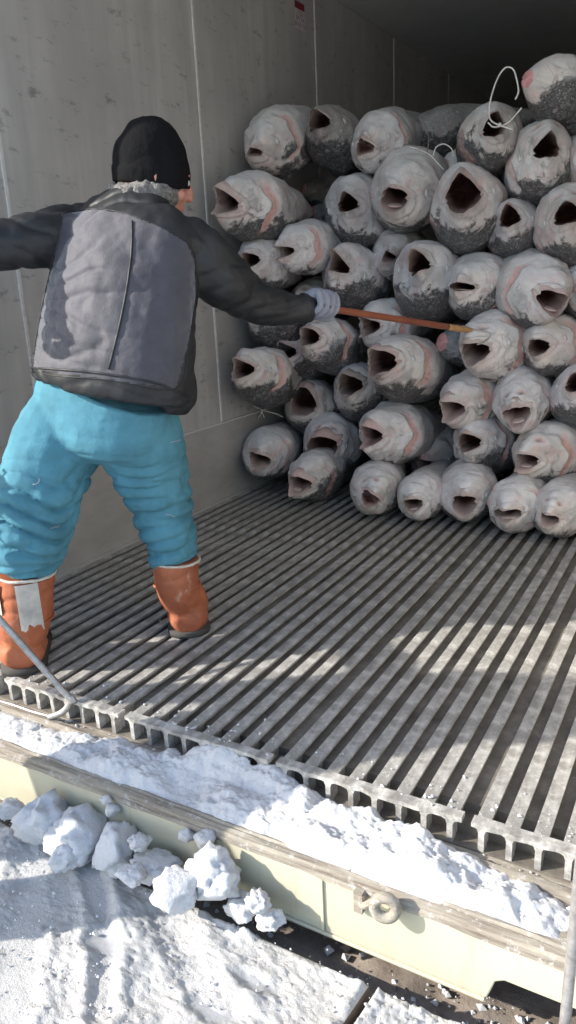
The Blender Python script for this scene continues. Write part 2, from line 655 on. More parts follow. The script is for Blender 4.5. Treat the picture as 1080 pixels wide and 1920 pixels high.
# front strips with square openings
for gi, (gx, cnt) in enumerate(groups_of):
    x0, x1 = gx - .02, min(gx + (cnt - 1) * PITCH + .024, WID - .004)
    L = 40
    V = []
    xs = np.linspace(x0, x1, L)
    a = .004 * vnoise(np.stack([xs * 40, xs * 0, xs * 0 + gi], 1), 3)
    b = .0018 * vnoise(np.stack([xs * 60, xs * 0, xs * 0 + gi], 1), 5)
    for i in range(L):
        V += [(xs[i], -.004 + a[i], .0012 + b[i]), (xs[i], .021, .0012 + b[i] * .3), (xs[i], .021, -.0085), (xs[i], -.004 + a[i], -.0085)]
    Fc = []
    for i in range(L - 1):
        for q in range(4):
            Fc.append((i * 4 + q, i * 4 + (q + 1) % 4, i * 4 + 4 + (q + 1) % 4, i * 4 + 4 + q))
    Fc += [(3, 2, 1, 0), tuple((L - 1) * 4 + q for q in range(4))]
    link('end_strip', mesh('end_strip', V, Fc, MA, False), floor)
    for i in range(cnt):
        x = gx + i * PITCH
        if x > WID - .02: break
        # web with flared (filleted) head and foot
        pr = [(-.006, -.062), (-.006, -.02), (-.009, -.012), (-.016, -.0085), (.016, -.0085), (.009, -.012), (.006, -.02), (.006, -.062)]
        V = [(x + p, -.0025, q) for p, q in pr] + [(x + p, .021, q) for p, q in pr]
        Fc = [(j, (j + 1) % 8, 8 + (j + 1) % 8, 8 + j) for j in range(8)] + [tuple(range(8))[::-1], tuple(range(8, 16))]
        link('web', mesh('web', V, Fc, MA, False), floor)

# left wall: panels with pale vertical seam strips
wl = empty('wall_left', (0, 3, 0)); tag(wl, kind='structure')
seams = [-.14, .72, 1.70, 2.9, 4.1, 5.3, 6.5, 7.7, LEN]
seams = [YF, .66, 1.80, 2.94, 4.08, 5.22, 6.36, 7.5, 8.64, 9.78, 10.92, LEN]
for i in range(len(seams) - 1):
    box('wall_panel', -.06, 0, seams[i] + .003, seams[i + 1] - .003, .392, HGT, MW, wl)
    if i:
        box('seam_strip', -.03, .0035, seams[i] - .007, seams[i] + .007, .392, HGT - .002, MTRIM, wl, .0015)
box('kick_plate', -.06, .006, YF, LEN, -.10, .386, MK, wl)
box('kick_ledge', -.06, .014, YF + .002, LEN - .002, .3845, .3915, MTRIM, wl, .0015)
box('floor_trim', -.02, .016, .02, LEN - .003, -.061, .012, MK, wl, .002)
wr_ = empty('wall_right', (WID, 3, 0)); tag(wr_, kind='structure')
box('wall_panel', WID, WID + .06, YF, LEN, .392, HGT, MW, wr_)
box('kick_plate', WID - .006, WID + .06, YF + .002, LEN - .001, -.10, .388, MK, wr_)
tag(box('ceiling', -.06, WID + .06, YF, LEN, HGT + .002, HGT + .08, MCEIL), kind='structure')
tag(box('wall_back', -.06, WID + .06, LEN + .002, LEN + .06, -.10, HGT + .08, MW), kind='structure')

# warning sticker
c0 = at(562, 30, x=.0)
st = empty('warning_sticker', (0.001, c0[1], c0[2]))
tag(st, 'small white sticker with dark red header high on the container wall', 'sticker')
yw = .052; zh = .062
box('sticker_sheet', .0005, .0018, c0[1] - yw, c0[1] + yw, c0[2] - zh, c0[2] + zh * .45, MWHITE, st)
box('sticker_header', .0005, .0018, c0[1] - yw, c0[1] + yw, c0[2] + zh * .452, c0[2] + zh, MRED, st)
for li, (txt, sz) in enumerate((("I TSU", .030), ("EPT EA", .030), ("BOQY TG", .027))):
    fc = bpy.data.curves.new('sticker_text', 'FONT'); fc.body = txt; fc.size = sz; fc.align_x = 'CENTER'; fc.extrude = .0002
    fc.materials.append(MINK)
    tmp = bpy.data.objects.new('tmp', fc); COL.objects.link(tmp)
    tme = bpy.data.meshes.new_from_object(tmp.evaluated_get(bpy.context.evaluated_depsgraph_get()))
    bpy.data.objects.remove(tmp); tme.materials.clear(); tme.materials.append(MINK)
    to = bpy.data.objects.new('sticker_text', tme); COL.objects.link(to); to.parent = st
    to.rotation_euler = (math.radians(90), 0, math.radians(90))
    to.location = Vector((.0022, c0[1], c0[2] + zh * .45 - .026 - li * .027)) - st.location

# ------------------------------------------------------------------ door sill (threshold ledge and cream beam)
YB, ZT, ZB = -.185, -.068, -.212
sill = empty('door_sill', (WID / 2, -.1, -.2))
tag(sill, 'cream painted steel door sill beam with rusty worn upper lip', 'sill beam')


def profile_x(name, pts, x0, x1, mat, parent, nseg=60, wob=0, seed=0, smooth=False):
    """extrude a y,z outline along x with a little wear"""
    xs = np.linspace(x0, x1, nseg)
    V, Fc = [], []
    m = len(pts)
    for i, x in enumerate(xs):
        for j, (y, z) in enumerate(pts):
            w = wob * vnoise(np.array([[x * 14, j * 3.1, seed]]), seed)[0] if wob else 0
            V.append((x, y + w * .5, z + w))
    for i in range(nseg - 1):
        for j in range(m):
            Fc.append((i * m + j, i * m + (j + 1) % m, (i + 1) * m + (j + 1) % m, (i + 1) * m + j))
    Fc += [tuple(range(m))[::-1], tuple((nseg - 1) * m + j for j in range(m))]
    return link(name, mesh(name, V, Fc, mat, smooth), parent)


XL, XR = -.06, WID + .06
NX0 = 1.875                       # notch in the beam's lower edge begins here
profile_x('ledge_plate', [(.010, -.074), (.010, -.066), (-.150, -.068), (-.150, -.078)], XL, XR, MLIP, sill, 60, .0012, 3)
profile_x('upstand_rail', [(-.038, -.0665), (-.036, -.050), (-.050, -.049), (-.054, -.0665)], XL, XR, MLIP, sill, 80, .0015, 7)
profile_x('worn_lip', [(-.151, -.080), (-.151, -.062), (-.158, -.060), (-.163, -.064), (-.168, -.060), (-.180, -.063), (-.183, -.070), (-.188, -.072), (-.189, -.082)], XL, XR, MLIP, sill, 140, .0022, 9)
# beam face with bottom notch, real thickness
bx = [(XL, ZB), (NX0, ZB), (NX0 + .004, ZB + .012), (NX0 + .014, ZB + .045), (NX0 + .03, ZB + .055), (2.14, ZB + .055), (2.16, ZB + .04), (2.165, ZB), (XR, ZB), (XR, -.083), (XL, -.083)]
V = [(x, YB, z) for x, z in bx] + [(x, YB + .012, z) for x, z in bx]
n = len(bx)
Fc = [tuple(range(n)), tuple(range(n, 2 * n))[::-1]] + [(i, n + i, n + (i + 1) % n, (i + 1) % n) for i in range(n)]
o = link('beam_face', mesh('beam_face', V, Fc, MBEAM, False), sill)
bm_ = o.modifiers.new('b', 'BEVEL'); bm_.width = .003; bm_.segments = 2; bm_.limit_method = 'ANGLE'
box('bottom_flange', XL, NX0 - .003, YB - .004, YB + .09, ZB - .008, ZB - .001, MBEAM, sill, .002)
box('notch_plate', 1.30, 1.304, YB - .002, YB - .0005, ZB + .004, -.086, MBEAM, sill)
# weld line strip on the face
box('face_plate', 1.545, 1.552, YB - .005, YB - .001, ZB + .004, -.086, MBEAM, sill, .0015)


def ring_mesh(c, R, r, ax, n=24, m=10):
    ax = np.asarray(ax, float); ax /= np.linalg.norm(ax)
    u = np.cross(ax, [0, 0, 1.0]); u /= np.linalg.norm(u); w = np.cross(ax, u)
    V, Fc = [], []
    for i in range(n):
        a = 2 * math.pi * i / n
        d = u * math.cos(a) + w * math.sin(a)
        for j in range(m):
            b = 2 * math.pi * j / m
            V.append(np.asarray(c) + d * (R + r * math.cos(b)) + ax * r * math.sin(b))
    for i in range(n):
        for j in range(m):
            Fc.append((i * m + j, i * m + (j + 1) % m, ((i + 1) % n) * m + (j + 1) % m, ((i + 1) % n) * m + j))
    return V, Fc


# lashing ring on the beam (thing fixed to the beam)
rc = at(722, 1702, y=YB - .028)
lr = empty('lashing_ring', tuple(rc)); tag(lr, 'steel lashing ring and hook bracket projecting from the right part of the cream beam', 'ring')
V, Fc = ring_mesh(rc, .020, .0105, (.25, -1, .15)); link('ring', mesh('ring', V, Fc, MLIP), lr)
q = at(676, 1692, y=YB - .014)
V, Fc = join([tube([(q[0], YB, q[2] + .012), (q[0] + .012, YB - .03, q[2] + .012), (rc[0] - .018, rc[1], rc[2] + .012)], .0065),
              boxes([(q[0] - .014, q[0] + .004, YB - .016, YB, q[2] - .026, q[2] + .020)])])
link('bracket', mesh('bracket', V, Fc, MLIP, False), lr)

# ------------------------------------------------------------------ snow
def snow_profile(x):
    # picture-based heaps: (x centre, width, height)
    h = 0.020
    for c, w, a in ((.78, .22, .016), (1.02, .18, .020), (1.22, .14, .006), (1.40, .12, .024), (1.52, .10, .040), (1.66, .085, .055), (1.75, .07, .045), (1.92, .09, .022), (2.15, .12, .03)):
        h = h + a * np.exp(-((x - c) / w) ** 2)
    return h


nx, ny = 620, 110
X, Y = np.meshgrid(np.linspace(.0, 2.28, nx), np.linspace(-.176, .14, ny), indexing='ij')
P = np.stack([X.ravel(), Y.ravel(), np.zeros(X.size)], 1)
lump = np.abs(vnoise(P * 16, 31)).reshape(X.shape)
lump2 = fbm(P * 34, 4, 41).reshape(X.shape)
fine = fbm(P * 150, 2, 51).reshape(X.shape)
big = fbm(P * 7, 3, 61).reshape(X.shape)
prof_ = snow_profile(X)
front = np.clip((Y + .176 - .006 * (1 + big)) / .04, 0, 1) ** .7
backlim = .0 + .035 * np.exp(-((X - 1.26) / .16) ** 2) + .02 * np.exp(-((X - 1.62) / .09) ** 2) - .02
back = np.clip((backlim + .018 * big - Y) / .05, 0, 1) ** .8
hh = prof_ * (.62 + .3 * big) * front * back
hh = hh + (lump * .013 + lump2 * .008 + fine * .0035) * np.clip(hh * 30, 0, 1)
cov = .5 + .5 * big
thin = np.clip((X - 1.80) / .06, 0, 1)
hh = hh - .012 - .010 * thin * (1 + fbm(P * 22, 3, 77).reshape(X.shape))
base = np.where(Y > -.004, -.002, -.066)
# heaps spilling over the strip keep a continuous skin
k_ = np.clip((Y + .06) / .07, 0, 1)
baseS = -.066 * (1 - k_) + -.004 * k_ * np.exp(-((X - 1.24) / .2) ** 2) + -.066 * k_ * (1 - np.exp(-((X - 1.24) / .2) ** 2))
Z = np.where((hh < .004) & (Y > -.03), -.085, np.maximum(baseS + hh, -.085))
me = grid_mesh('sill_snow', X, Y, Z, MSNOW)
tag(link('sill_snow', me), 'lumpy white snow heaped along the door sill ledge', kind='stuff')


def snow_lump(name, c, r, seed, mat, sub=4, sq=(1, 1, .8), parent=None, amp=.28, ang=2.2):
    import bmesh
    bm = bmesh.new(); bmesh.ops.create_icosphere(bm, subdivisions=sub, radius=1)
    me = bpy.data.meshes.new(name); bm.to_mesh(me); bm.free()
    P = get_co(me)
    cell = vnoise(P * ang + seed * 7.7, seed)
    f = 1 + amp * cell + .13 * fbm(P * 5 + seed, 3, seed + 9) + .045 * fbm(P * 16 + seed, 3, seed + 19)
    # facet it a little: clip with random planes
    rr = np.random.RandomState(seed)
    f = f + .07 * np.clip(fbm(P * 9 + seed, 4, seed + 29, .7), -1, 1)
    Q = P * f[:, None]
    for _ in range(3):
        d = rr.normal(size=3); d /= np.linalg.norm(d)
        lim = rr.uniform(.62, .95)
        t = Q @ d
        over = np.clip(t - lim, 0, None)
        Q -= (over * .8)[:, None] * d
    Q = Q * np.array(sq) * r
    set_co(me, Q)
    me.materials.append(mat)
    me.polygons.foreach_set('use_smooth', [True] * len(me.polygons))
    return link(name, me, parent, tuple(c))


# dock slabs beyond the gap
ZD = -.205
e0, e1 = at(0, 1549, z=ZD), at(700, 1846, z=ZD)
j0, j1 = at(697, 1842, z=ZD), at(640, 1925, z=ZD)
jd = (j1 - j0) / np.linalg.norm(j1 - j0)
YE = float((e0[1] + e1[1]) / 2)


def slab_field(name, xa, xb, joint_side):
    nx, ny = 420, 260
    u = np.linspace(0, 1, nx)[:, None] * np.ones((1, ny)); v = np.ones((nx, 1)) * np.linspace(0, 1, ny)[None, :]
    Y = YE - v * .95
    jl = j0[0] + (Y - j0[1]) * (jd[0] / jd[1])
    if joint_side == 'r': xl, xr = np.full_like(jl, xa), jl
    else: xl, xr = jl + .016, np.full_like(jl, xb)
    X = xl * (1 - u) + xr * u
    P = np.stack([X.ravel(), Y.ravel(), 0 * X.ravel()], 1)
    big = fbm(P * 5, 3, 5).reshape(X.shape); md = fbm(P * 26, 4, 15).reshape(X.shape); fi = fbm(P * 130, 4, 25, .65).reshape(X.shape)
    Z = .006 + .008 * big + .0035 * md + .0032 * fi
    ice = np.zeros_like(Z)
    # dragged tracks sweeping towards the viewer
    for (p, q, r, w, dpt) in (((150, 1590), (215, 1700), (190, 1900), .020, .012), ((240, 1640), (330, 1760), (420, 1900), .030, .008), ((60, 1560), (60, 1700), (20, 1900), .03, .006)):
        A, B, C_ = at(*p, z=ZD), at(*q, z=ZD), at(*r, z=ZD)
        ts = np.linspace(0, 1, 26)
        c = np.stack([(1 - ts) ** 2 * A[i] + 2 * ts * (1 - ts) * B[i] + ts ** 2 * C_[i] for i in (0, 1)], 1)
        d = np.min(np.hypot(X[..., None] - c[:, 0], Y[..., None] - c[:, 1]), -1)
        Z -= dpt * np.exp(-(d / w) ** 2)
        Z += dpt * .7 * np.exp(-((d - w * 1.7) / (w * .7)) ** 2)
    for (p, w, wy) in (((470, 1845), .045, .02), ((200, 1775), .05, .03), ((35, 1665), .03, .03), ((400, 1905), .05, .015)):
        A = at(*p, z=ZD)
        d = np.hypot((X - A[0]) / w, (Y - A[1]) / wy) + .35 * md
        m = np.clip(1.35 - d, 0, 1)
        Z = Z * (1 - m * .9) + .002 * m
        ice = np.maximum(ice, np.clip(m * 1.6, 0, 1))
    pb = np.clip((big * .5 + md * .4 - .22) * 2.2, 0, .75)
    ice = np.maximum(ice, pb)
    edge = np.minimum(np.minimum(v * .95, 9), np.minimum(u * (xr - xl) if joint_side != 'r' else 9, (1 - u) * (xr - xl) if joint_side == 'r' else 9))
    rim = np.exp(-((edge - .012) / .012) ** 2)
    Z += rim * (.006 + .006 * md)
    Z *= np.clip(edge / .006, 0, 1) * .9 + .1
    Z = ZD + np.maximum(Z, 0.0008)
    # skirt
    X = np.hstack([X[:, :1], X]); Y = np.hstack([Y[:, :1], Y]); Z = np.hstack([Z[:, :1] - .028, Z]); ice = np.hstack([ice[:, :1] * 0 + .4, ice])
    me = grid_mesh(name, X, Y, Z, MGS)
    at_ = me.attributes.new('tint', 'FLOAT_COLOR', 'POINT')
    c = np.zeros((X.size, 4)); c[:, 0] = ice.ravel(); c[:, 3] = 1
    at_.data.foreach_set('color', c.ravel())
    return me


def slab(name, side, xa, xb, lab):
    t = empty(name, ((xa + xb) / 2, YE - .4, ZD - .05)); tag(t, kind='structure')
    yb = YE - 14
    s = jd[0] / jd[1]
    jf = lambda y: j0[0] + (y - j0[1]) * s
    if side == 'r':
        pts = [(xa, YE), (jf(YE), YE), (jf(YE - .95), YE - .95), (jf(YE - .95), yb), (xa, yb)]
    else:
        pts = [(jf(YE) + .016, YE), (xb, YE), (xb, yb), (jf(YE - .95) + .016, yb), (jf(YE - .95) + .016, YE - .95)]
    pts = pts[::-1]
    n = len(pts)
    V = [(x, y, ZD - .0005) for x, y in pts] + [(x, y, ZD - .055) for x, y in pts]
    Fc = [tuple(range(n)), tuple(range(n, 2 * n))[::-1]] + [(i, n + i, n + (i + 1) % n, (i + 1) % n) for i in range(n)]
    link('slab_body', mesh('slab_body', V, Fc, [MUND], False), t)
    me = slab_field('slab_snow', -1.2 if side == 'r' else None, 3.2, 'r' if side == 'r' else 'l')
    tag(link('slab_snow', me, t), kind='stuff')
    # snow lying on the rest of the slab, off frame
    if side == 'r':
        V, Fc = boxes([(-14, -1.2, YE - .95, YE - .002, ZD, ZD + .008), (-14, jf(YE - .95), yb, YE - .951, ZD, ZD + .008)])
    else:
        V, Fc = boxes([(3.2, 16, YE - .95, YE - .002, ZD, ZD + .008), (jf(YE - .95) + .016, 16, yb, YE - .951, ZD, ZD + .008)])
    tag(link('far_snow', mesh('far_snow', V, Fc, MSNOWD, False), t), kind='stuff')


slab('loading_dock', 'r', -14, 0, '')
slab('loading_dock', 'l', 0, 16, '')

# ground sheet far and wide, and the grimy slab under the gap
V, Fc = boxes([(-150, 150, -150, 150, -1.3, -1.25)])
tag(link('ground', mesh('ground', V, Fc, MSNOWD, False)), kind='structure')
nx, ny = 200, 60
X, Y = np.meshgrid(np.linspace(-1, 3.4, nx), np.linspace(YE - .12, .25, ny), indexing='ij')
P = np.stack([X.ravel(), Y.ravel(), 0 * X.ravel()], 1)
Z = -.285 + (.012 * fbm(P * 14, 4, 3)).reshape(X.shape)
tag(link('pavement', grid_mesh('pavement', X, Y, Z, MUND)), kind='structure')
tag(box('pavement', -4, 6, YE - .2, LEN, -.42, -.36, MUND), kind='structure')
# frame rail under the sill seen through the notch
fr = empty('chassis_rail', (2.0, -.02, -.28)); tag(fr, 'dark steel chassis rail under the cream sill beam', 'rail')
box('rail_web', -.5, 2.8, .02, .03, -.33, -.11, MRUST, fr)
box('rail_flange', -.5, 2.8, -.06, .019, -.30, -.29, MRUST, fr, .002)

# chunks of snow lying against the beam
chunks = [((78, 1536), 46, 'large rounded snow lump in shadow at the left end of the chunks', MSNOW, (1, 1, .85)),
          ((150, 1563), 46, 'shaded wide snow lump beside the leftmost large one', MSNOW, (1.1, 1, .8)),
          ((215, 1590), 40, 'half sunlit snow lump with crumbled top against the beam', MSNOW, (.9, 1, 1.05)),
          ((122, 1605), 26, 'small crumbled snow lump in front of the shaded lumps', MSNOW, (1, 1, .7)),
          ((262, 1580), 18, 'little snow lump touching the cream beam at the shadow edge', MSNOWD, (1, 1, .7)),
          ((290, 1626), 36, 'flattened smooth snow block in the middle of the chunks', MSNOW, (1.2, .9, .6)),
          ((330, 1668), 36, 'angular pale snow block in front of the tallest one', MSNOW, (1.1, 1, .85)),
          ((400, 1648), 45, 'tallest faceted snow block leaning against the beam', MSNOW, (1, .9, 1.05)),
          ((452, 1702), 27, 'bright small snow block at the right end of the big blocks', MSNOW, (1.1, 1, .7)),
          ((482, 1690), 20, 'small snow crumb behind the bright right end block', MSNOWD, (1.1, 1, .8)),
          ((505, 1722), 20, 'gritty snow crumb at the far right end of the chunks', MSNOWD, (1.2, 1, .7)),
          ((245, 1640), 22, 'small snow crumb below the flattened middle block', MSNOW, (1.2, 1, .6)),
          ((22, 1518), 20, 'brownish icy lump at the left edge beneath the beam', MSNOWD, (1.3, 1, .7))]
for i, (p, r, lab, mt, sq) in enumerate(chunks):
    yy = YE + .015
    g = at(p[0], p[1], y=yy if i not in (3, 6, 11) else YE - .045)
    R_ = r / FPX * depth(g)
    o = snow_lump('snow_chunk', g, R_ * 1.12, 100 + i, mt, 4, sq)
    tag(o, lab, 'snow lump', 'snow lumps between beam and dock')
for i, (p, r, lab) in enumerate((((384, 1574), 19, 'round icy lump stuck to the sunlit face of the cream beam'), ((350, 1566), 13, 'thin crusty ice patch beside the round lump on the beam'), ((212, 1518), 13, 'small pale ice lump stuck to the shaded part of the beam'), ((200, 1500), 9, 'tiny brownish ice lump highest on the shaded beam face'))):
    g = at(p[0], p[1], y=YB - .014)
    tag(snow_lump('ice_lump', g, r / FPX * depth(g) * 1.1, 140 + i, MSNOWD, 3, (1.1, 1, .9)), lab, 'ice lump', 'ice stuck to the beam')
# rubble and rime scattered in the gap and along the slab edges: uncountable crumbs
def crumbs(name, n, fn, mat, rmin, rmax, seed, lab):
    rr = np.random.RandomState(seed)
    V, Fc = [], []
    for i in range(n):
        c = fn(rr); r = rmin + (rmax - rmin) * rr.rand() ** 3
        b = len(V)
        pts = np.array([(1, 0, 0), (-1, 0, 0), (0, 1, 0), (0, -1, 0), (0, 0, 1), (0, 0, -1)], float) * (1 + .4 * rr.uniform(-1, 1, (6, 1)))
        a = rr.rand() * 6
        Rz = np.array([[math.cos(a), -math.sin(a), 0], [math.sin(a), math.cos(a), 0], [0, 0, .8]])
        V += list(pts @ Rz.T * r + c)
        Fc += [tuple(b + q for q in t) for t in ((0, 2, 4), (2, 1, 4), (1, 3, 4), (3, 0, 4), (2, 0, 5), (1, 2, 5), (3, 1, 5), (0, 3, 5))]
    return tag(link(name, mesh(name, V, Fc, mat, False)), lab, kind='stuff')


crumbs('ice_rubble', 420, lambda r: np.array([r.uniform(.5, 2.2), r.uniform(YE, -.12), -.282]), MSNOWD, .002, .012, 1, 'icy rubble scattered under the beam')
crumbs('gravel', 300, lambda r: np.array([r.uniform(.5, 2.2), r.uniform(YE, -.12), -.281]), MUND, .002, .014, 2, 'brown grit under the beam')
crumbs('snow_crumbs', 2600, lambda r: np.array([r.uniform(.4, 2.3), r.uniform(YE - .9, YE), ZD + .012]), MSNOW, .001, .0045, 3, 'snow crumbs on the dock')
crumbs('snow_crumbs', 900, lambda r: np.array([r.uniform(.4, 2.27), r.uniform(-.15, -.005), -.064]), MSNOW, .001, .007, 4, 'snow crumbs on the sill ledge')
crumbs('snow_crumbs', 260, lambda r: (lambda x: np.array([x, abs(r.normal(0, .05)) + .01, .003 + (r.rand() < .0)]))(rib_x[int(r.randint(len(rib_x)))] + r.uniform(-.014, .014)), MSNOW, .001, .006, 5, 'snow crumbs fallen on the floor ribs')

# ------------------------------------------------------------------ frozen fish
def unit(v):
    v = np.asarray(v, float); return v / (np.linalg.norm(v) + 1e-12)


def make_fish(G, D, R, kind, seed, mouth=(.34, .30), roll=0.0, rollm=0.0, gill=.8, dark=.5, darkskin=False, L=1.05, asp=1.0, label='', stub_r=.05, LH=2.1, jut=.0):
    """G girth centre, D unit vector from snout to tail, R girth radius"""
    rr = np.random.RandomState(seed)
    jut = jut or rr.uniform(-.10, .16)
    Lh = LH * R
    up = np.array([0, 0, 1.0]); up = unit(up - D * np.dot(up, D))
    side = np.cross(D, up)
    cr, sr = math.cos(roll), math.sin(roll)
    U = up * cr + side * sr; Sd = side * cr - up * sr
    O = G - D * Lh                                      # snout tip
    T = empty('frozen_fish', tuple(O))
    tag(T, label, 'frozen fish' if kind != 't' else 'fish tail', 'frozen fish stacked in the container')
    nphi = 88
    phi = np.linspace(0, 2 * math.pi, nphi, endpoint=False)
    if kind in ('o', 'c'):
        q_ = rr.uniform(.72, 1.02)
        a, b = mouth[0] * R * q_, mouth[1] * R * q_ * rr.uniform(.8, 1.1)
        p = rr.uniform(1.15, 1.7)
        ph = phi - rollm
        rm = 1.0 / ((np.abs(np.sin(ph)) / a) ** p + (np.abs(np.cos(ph)) / b) ** p) ** (1 / p)
        rm *= 1 + .16 * np.cos(ph) * rr.uniform(-1, 1) + .07 * vnoise(np.stack([np.cos(phi) * 3, np.sin(phi) * 3, phi * 0 + seed], 1), 2)
        rag = .004 * R * vnoise(np.stack([np.cos(phi) * 9, np.sin(phi) * 9, phi * 0 + seed], 1), 4)
        trim = (rr.uniform(.55, .85) * np.abs(np.sin(ph)) ** 1.7 * R + jut * R * (1 - np.cos(ph)) * .5) + rag
    else:
        a = b = stub_r
        rm = np.ones(nphi) * stub_r * (1 + .06 * vnoise(np.stack([np.cos(phi) * 2, np.sin(phi) * 2, phi * 0 + seed], 1), 2))
        trim = np.zeros(nphi)
    # rows
    s1 = np.linspace(0, 1, 58) ** 1.15
    s2 = np.linspace(0, 1, 14)[1:]
    tt = np.concatenate([s1 * 1.38 * Lh, 1.38 * Lh + s2 * (L - 1.38 * Lh)])
    t = trim[None, :] + (tt[:, None]) * (1 - trim[None, :] / L)
    u = np.clip((t - trim[None, :]) / (Lh - trim[None, :]), 0, 1)
    if kind == 't':
        g = np.sin(u * math.pi / 2) ** 1.1
    else:
        g = (1 - (1 - u) ** 1.75) ** 1.05
    ax_ = 1.0 / np.sqrt((np.sin(phi)) ** 2 / (1 / asp) + (np.cos(phi)) ** 2 / asp)    # mild oval section
    Rp = R * ax_[None, :]
    tl = np.clip((t - Lh) / (L - Lh), 0, 1)
    Rt = Rp * (1 - .72 * tl ** 1.5)
    r = rm[None, :] + (Rt - rm[None, :]) * g
    r = np.where(t > Lh, Rt, r)
    # lips: a slight roll at the rim
    if kind != 't':
        r += .035 * R * np.exp(-(tt / (.06 * R)) ** 2)[:, None] - .03 * R * np.exp(-((tt - .16 * R) / (.09 * R)) ** 2)[:, None]
    dirs = np.cos(phi)[:, None] * U + np.sin(phi)[:, None] * Sd
    P = O + D * t[..., None] + dirs[None] * r[..., None]
    Pf = P.reshape(-1, 3)
    Ql = (Pf - O) / R
    big = fbm(Ql * 1.7 + seed * 3.1, 3, seed).reshape(r.shape)
    md = fbm(Ql * 6 + seed * 1.7, 3, seed + 5).reshape(r.shape)
    rid = (1 - np.abs(vnoise(Ql * np.array([3.2, 3.2, 5.5]) + seed * 2.2, seed + 8))).reshape(r.shape) ** 4
    fade = np.clip(u * 2.5, .25, 1)
    pl1 = fbm(Ql * np.array([2.1, 2.1, 2.1]) + seed * 5.1 + .35 * md.reshape(-1, 1), 1, seed + 14).reshape(r.shape)
    plate = np.exp(-(pl1 / .045) ** 2)
    dr = (.075 * big + .010 * md - .016 * rid * np.clip(1.4 - u, .2, 1) - .022 * plate * np.clip(1.2 - u, .15, 1)) * R * fade
    # jaw hinge: a fold running back from each mouth corner, and a soft groove behind the jaws
    for sg in (1, -1):
        pj = (((phi - rollm if kind != 't' else phi) * sg) + math.pi) % (2 * math.pi) - math.pi
        fold = np.exp(-((pj[None, :] - 1.57 - .5 * u) / .10) ** 2) * np.clip(1 - u / .45, 0, 1)
        dr -= .07 * R * fold
    dr -= .05 * R * np.exp(-((u - .20 - .05 * np.sin(phi * 2 + seed)[None, :]) / .035) ** 2) * (kind != 't')
    # flattened cheeks / brow
    brow = np.exp(-((u - .42) / .12) ** 2)
    dr += -.045 * R * brow * np.abs(np.sin(phi))[None, :] ** 6 + .03 * R * brow * (np.cos(phi)[None, :] > .3)
    pink = np.zeros_like(r); pat = np.zeros_like(r)
    if kind != 't' and gill > 0:
        for sg, gs in ((1, gill * rr.uniform(.75, 1.1)), (-1, gill * rr.uniform(.75, 1.1))):
            dphi = (phi * sg + math.pi) % (2 * math.pi) - math.pi        # 0..pi on this side
            m = np.clip((dphi - .55) / .35, 0, 1) * np.clip((2.55 - dphi) / .35, 0, 1)
            tg = (.62 + .12 * np.cos((dphi - 1.5) * 1.1) + .03 * np.sin(dphi * 7 + seed))
            e = u * Lh - tg[None, :] * Lh + .0
            e = (t - tg[None, :] * Lh)
            bw = rr.uniform(.16, .30) * R
            step = np.clip(e / (.02 * R) + .5, 0, 1)
            aft = np.exp(-np.clip(e - bw, 0, None) / (.10 * R))
            dr += m[None, :] * gs * (.040 * R * np.exp(-(np.clip(-e, 0, None) / (.22 * R)) ** 1.0) * (1 - step) - .060 * R * step * aft)
            band = step * np.clip(1 - (e - bw) / (.10 * R), 0, 1)
            pink = np.maximum(pink, band * m[None, :] * min(1, gs))
            if rr.rand() < .75 * gill:
                c0 = rr.uniform(1.2, 1.7)
                ms = np.exp(-((dphi - c0) / rr.uniform(.16, .30)) ** 2)
                sl = np.exp(-((e - .05 * R) / (.040 * R)) ** 2) * ms[None, :]
                dr -= .12 * R * sl * min(1, gs)
                pat = np.maximum(pat, np.clip(sl * 1.8 - .3, 0, 1))
    # nostril-like cuts above the mouth
    if kind != 't' and rr.rand() < .35:
        for sg in (-.38, .38):
            w = np.exp(-((u - .34) / .035) ** 2) * np.exp(-(((phi - sg + math.pi) % (2 * math.pi) - math.pi) / .16)[None, :] ** 2)
            dr -= .07 * R * w; pat = np.maximum(pat, np.clip(w * 1.4 - .4, 0, 1)); pink = np.maximum(pink, np.clip(w * 3, 0, .6))
    P = P + dirs[None] * dr[..., None]
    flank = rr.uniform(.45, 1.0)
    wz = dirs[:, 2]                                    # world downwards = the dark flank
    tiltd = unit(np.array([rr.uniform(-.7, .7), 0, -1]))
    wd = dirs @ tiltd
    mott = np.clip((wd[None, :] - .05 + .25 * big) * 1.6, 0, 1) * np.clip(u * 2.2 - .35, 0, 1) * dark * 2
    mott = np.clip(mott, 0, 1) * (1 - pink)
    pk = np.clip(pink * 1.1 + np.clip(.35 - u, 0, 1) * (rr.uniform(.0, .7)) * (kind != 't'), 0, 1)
    X, Y, Z = (P[..., i] - O[i] for i in range(3))
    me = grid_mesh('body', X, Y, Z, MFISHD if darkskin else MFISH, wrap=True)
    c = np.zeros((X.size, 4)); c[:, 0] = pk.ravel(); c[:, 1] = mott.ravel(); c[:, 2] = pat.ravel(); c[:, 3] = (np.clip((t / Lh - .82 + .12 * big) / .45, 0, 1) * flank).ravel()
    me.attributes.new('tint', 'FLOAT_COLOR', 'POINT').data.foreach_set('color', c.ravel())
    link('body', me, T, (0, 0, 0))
    rimP = P[0]
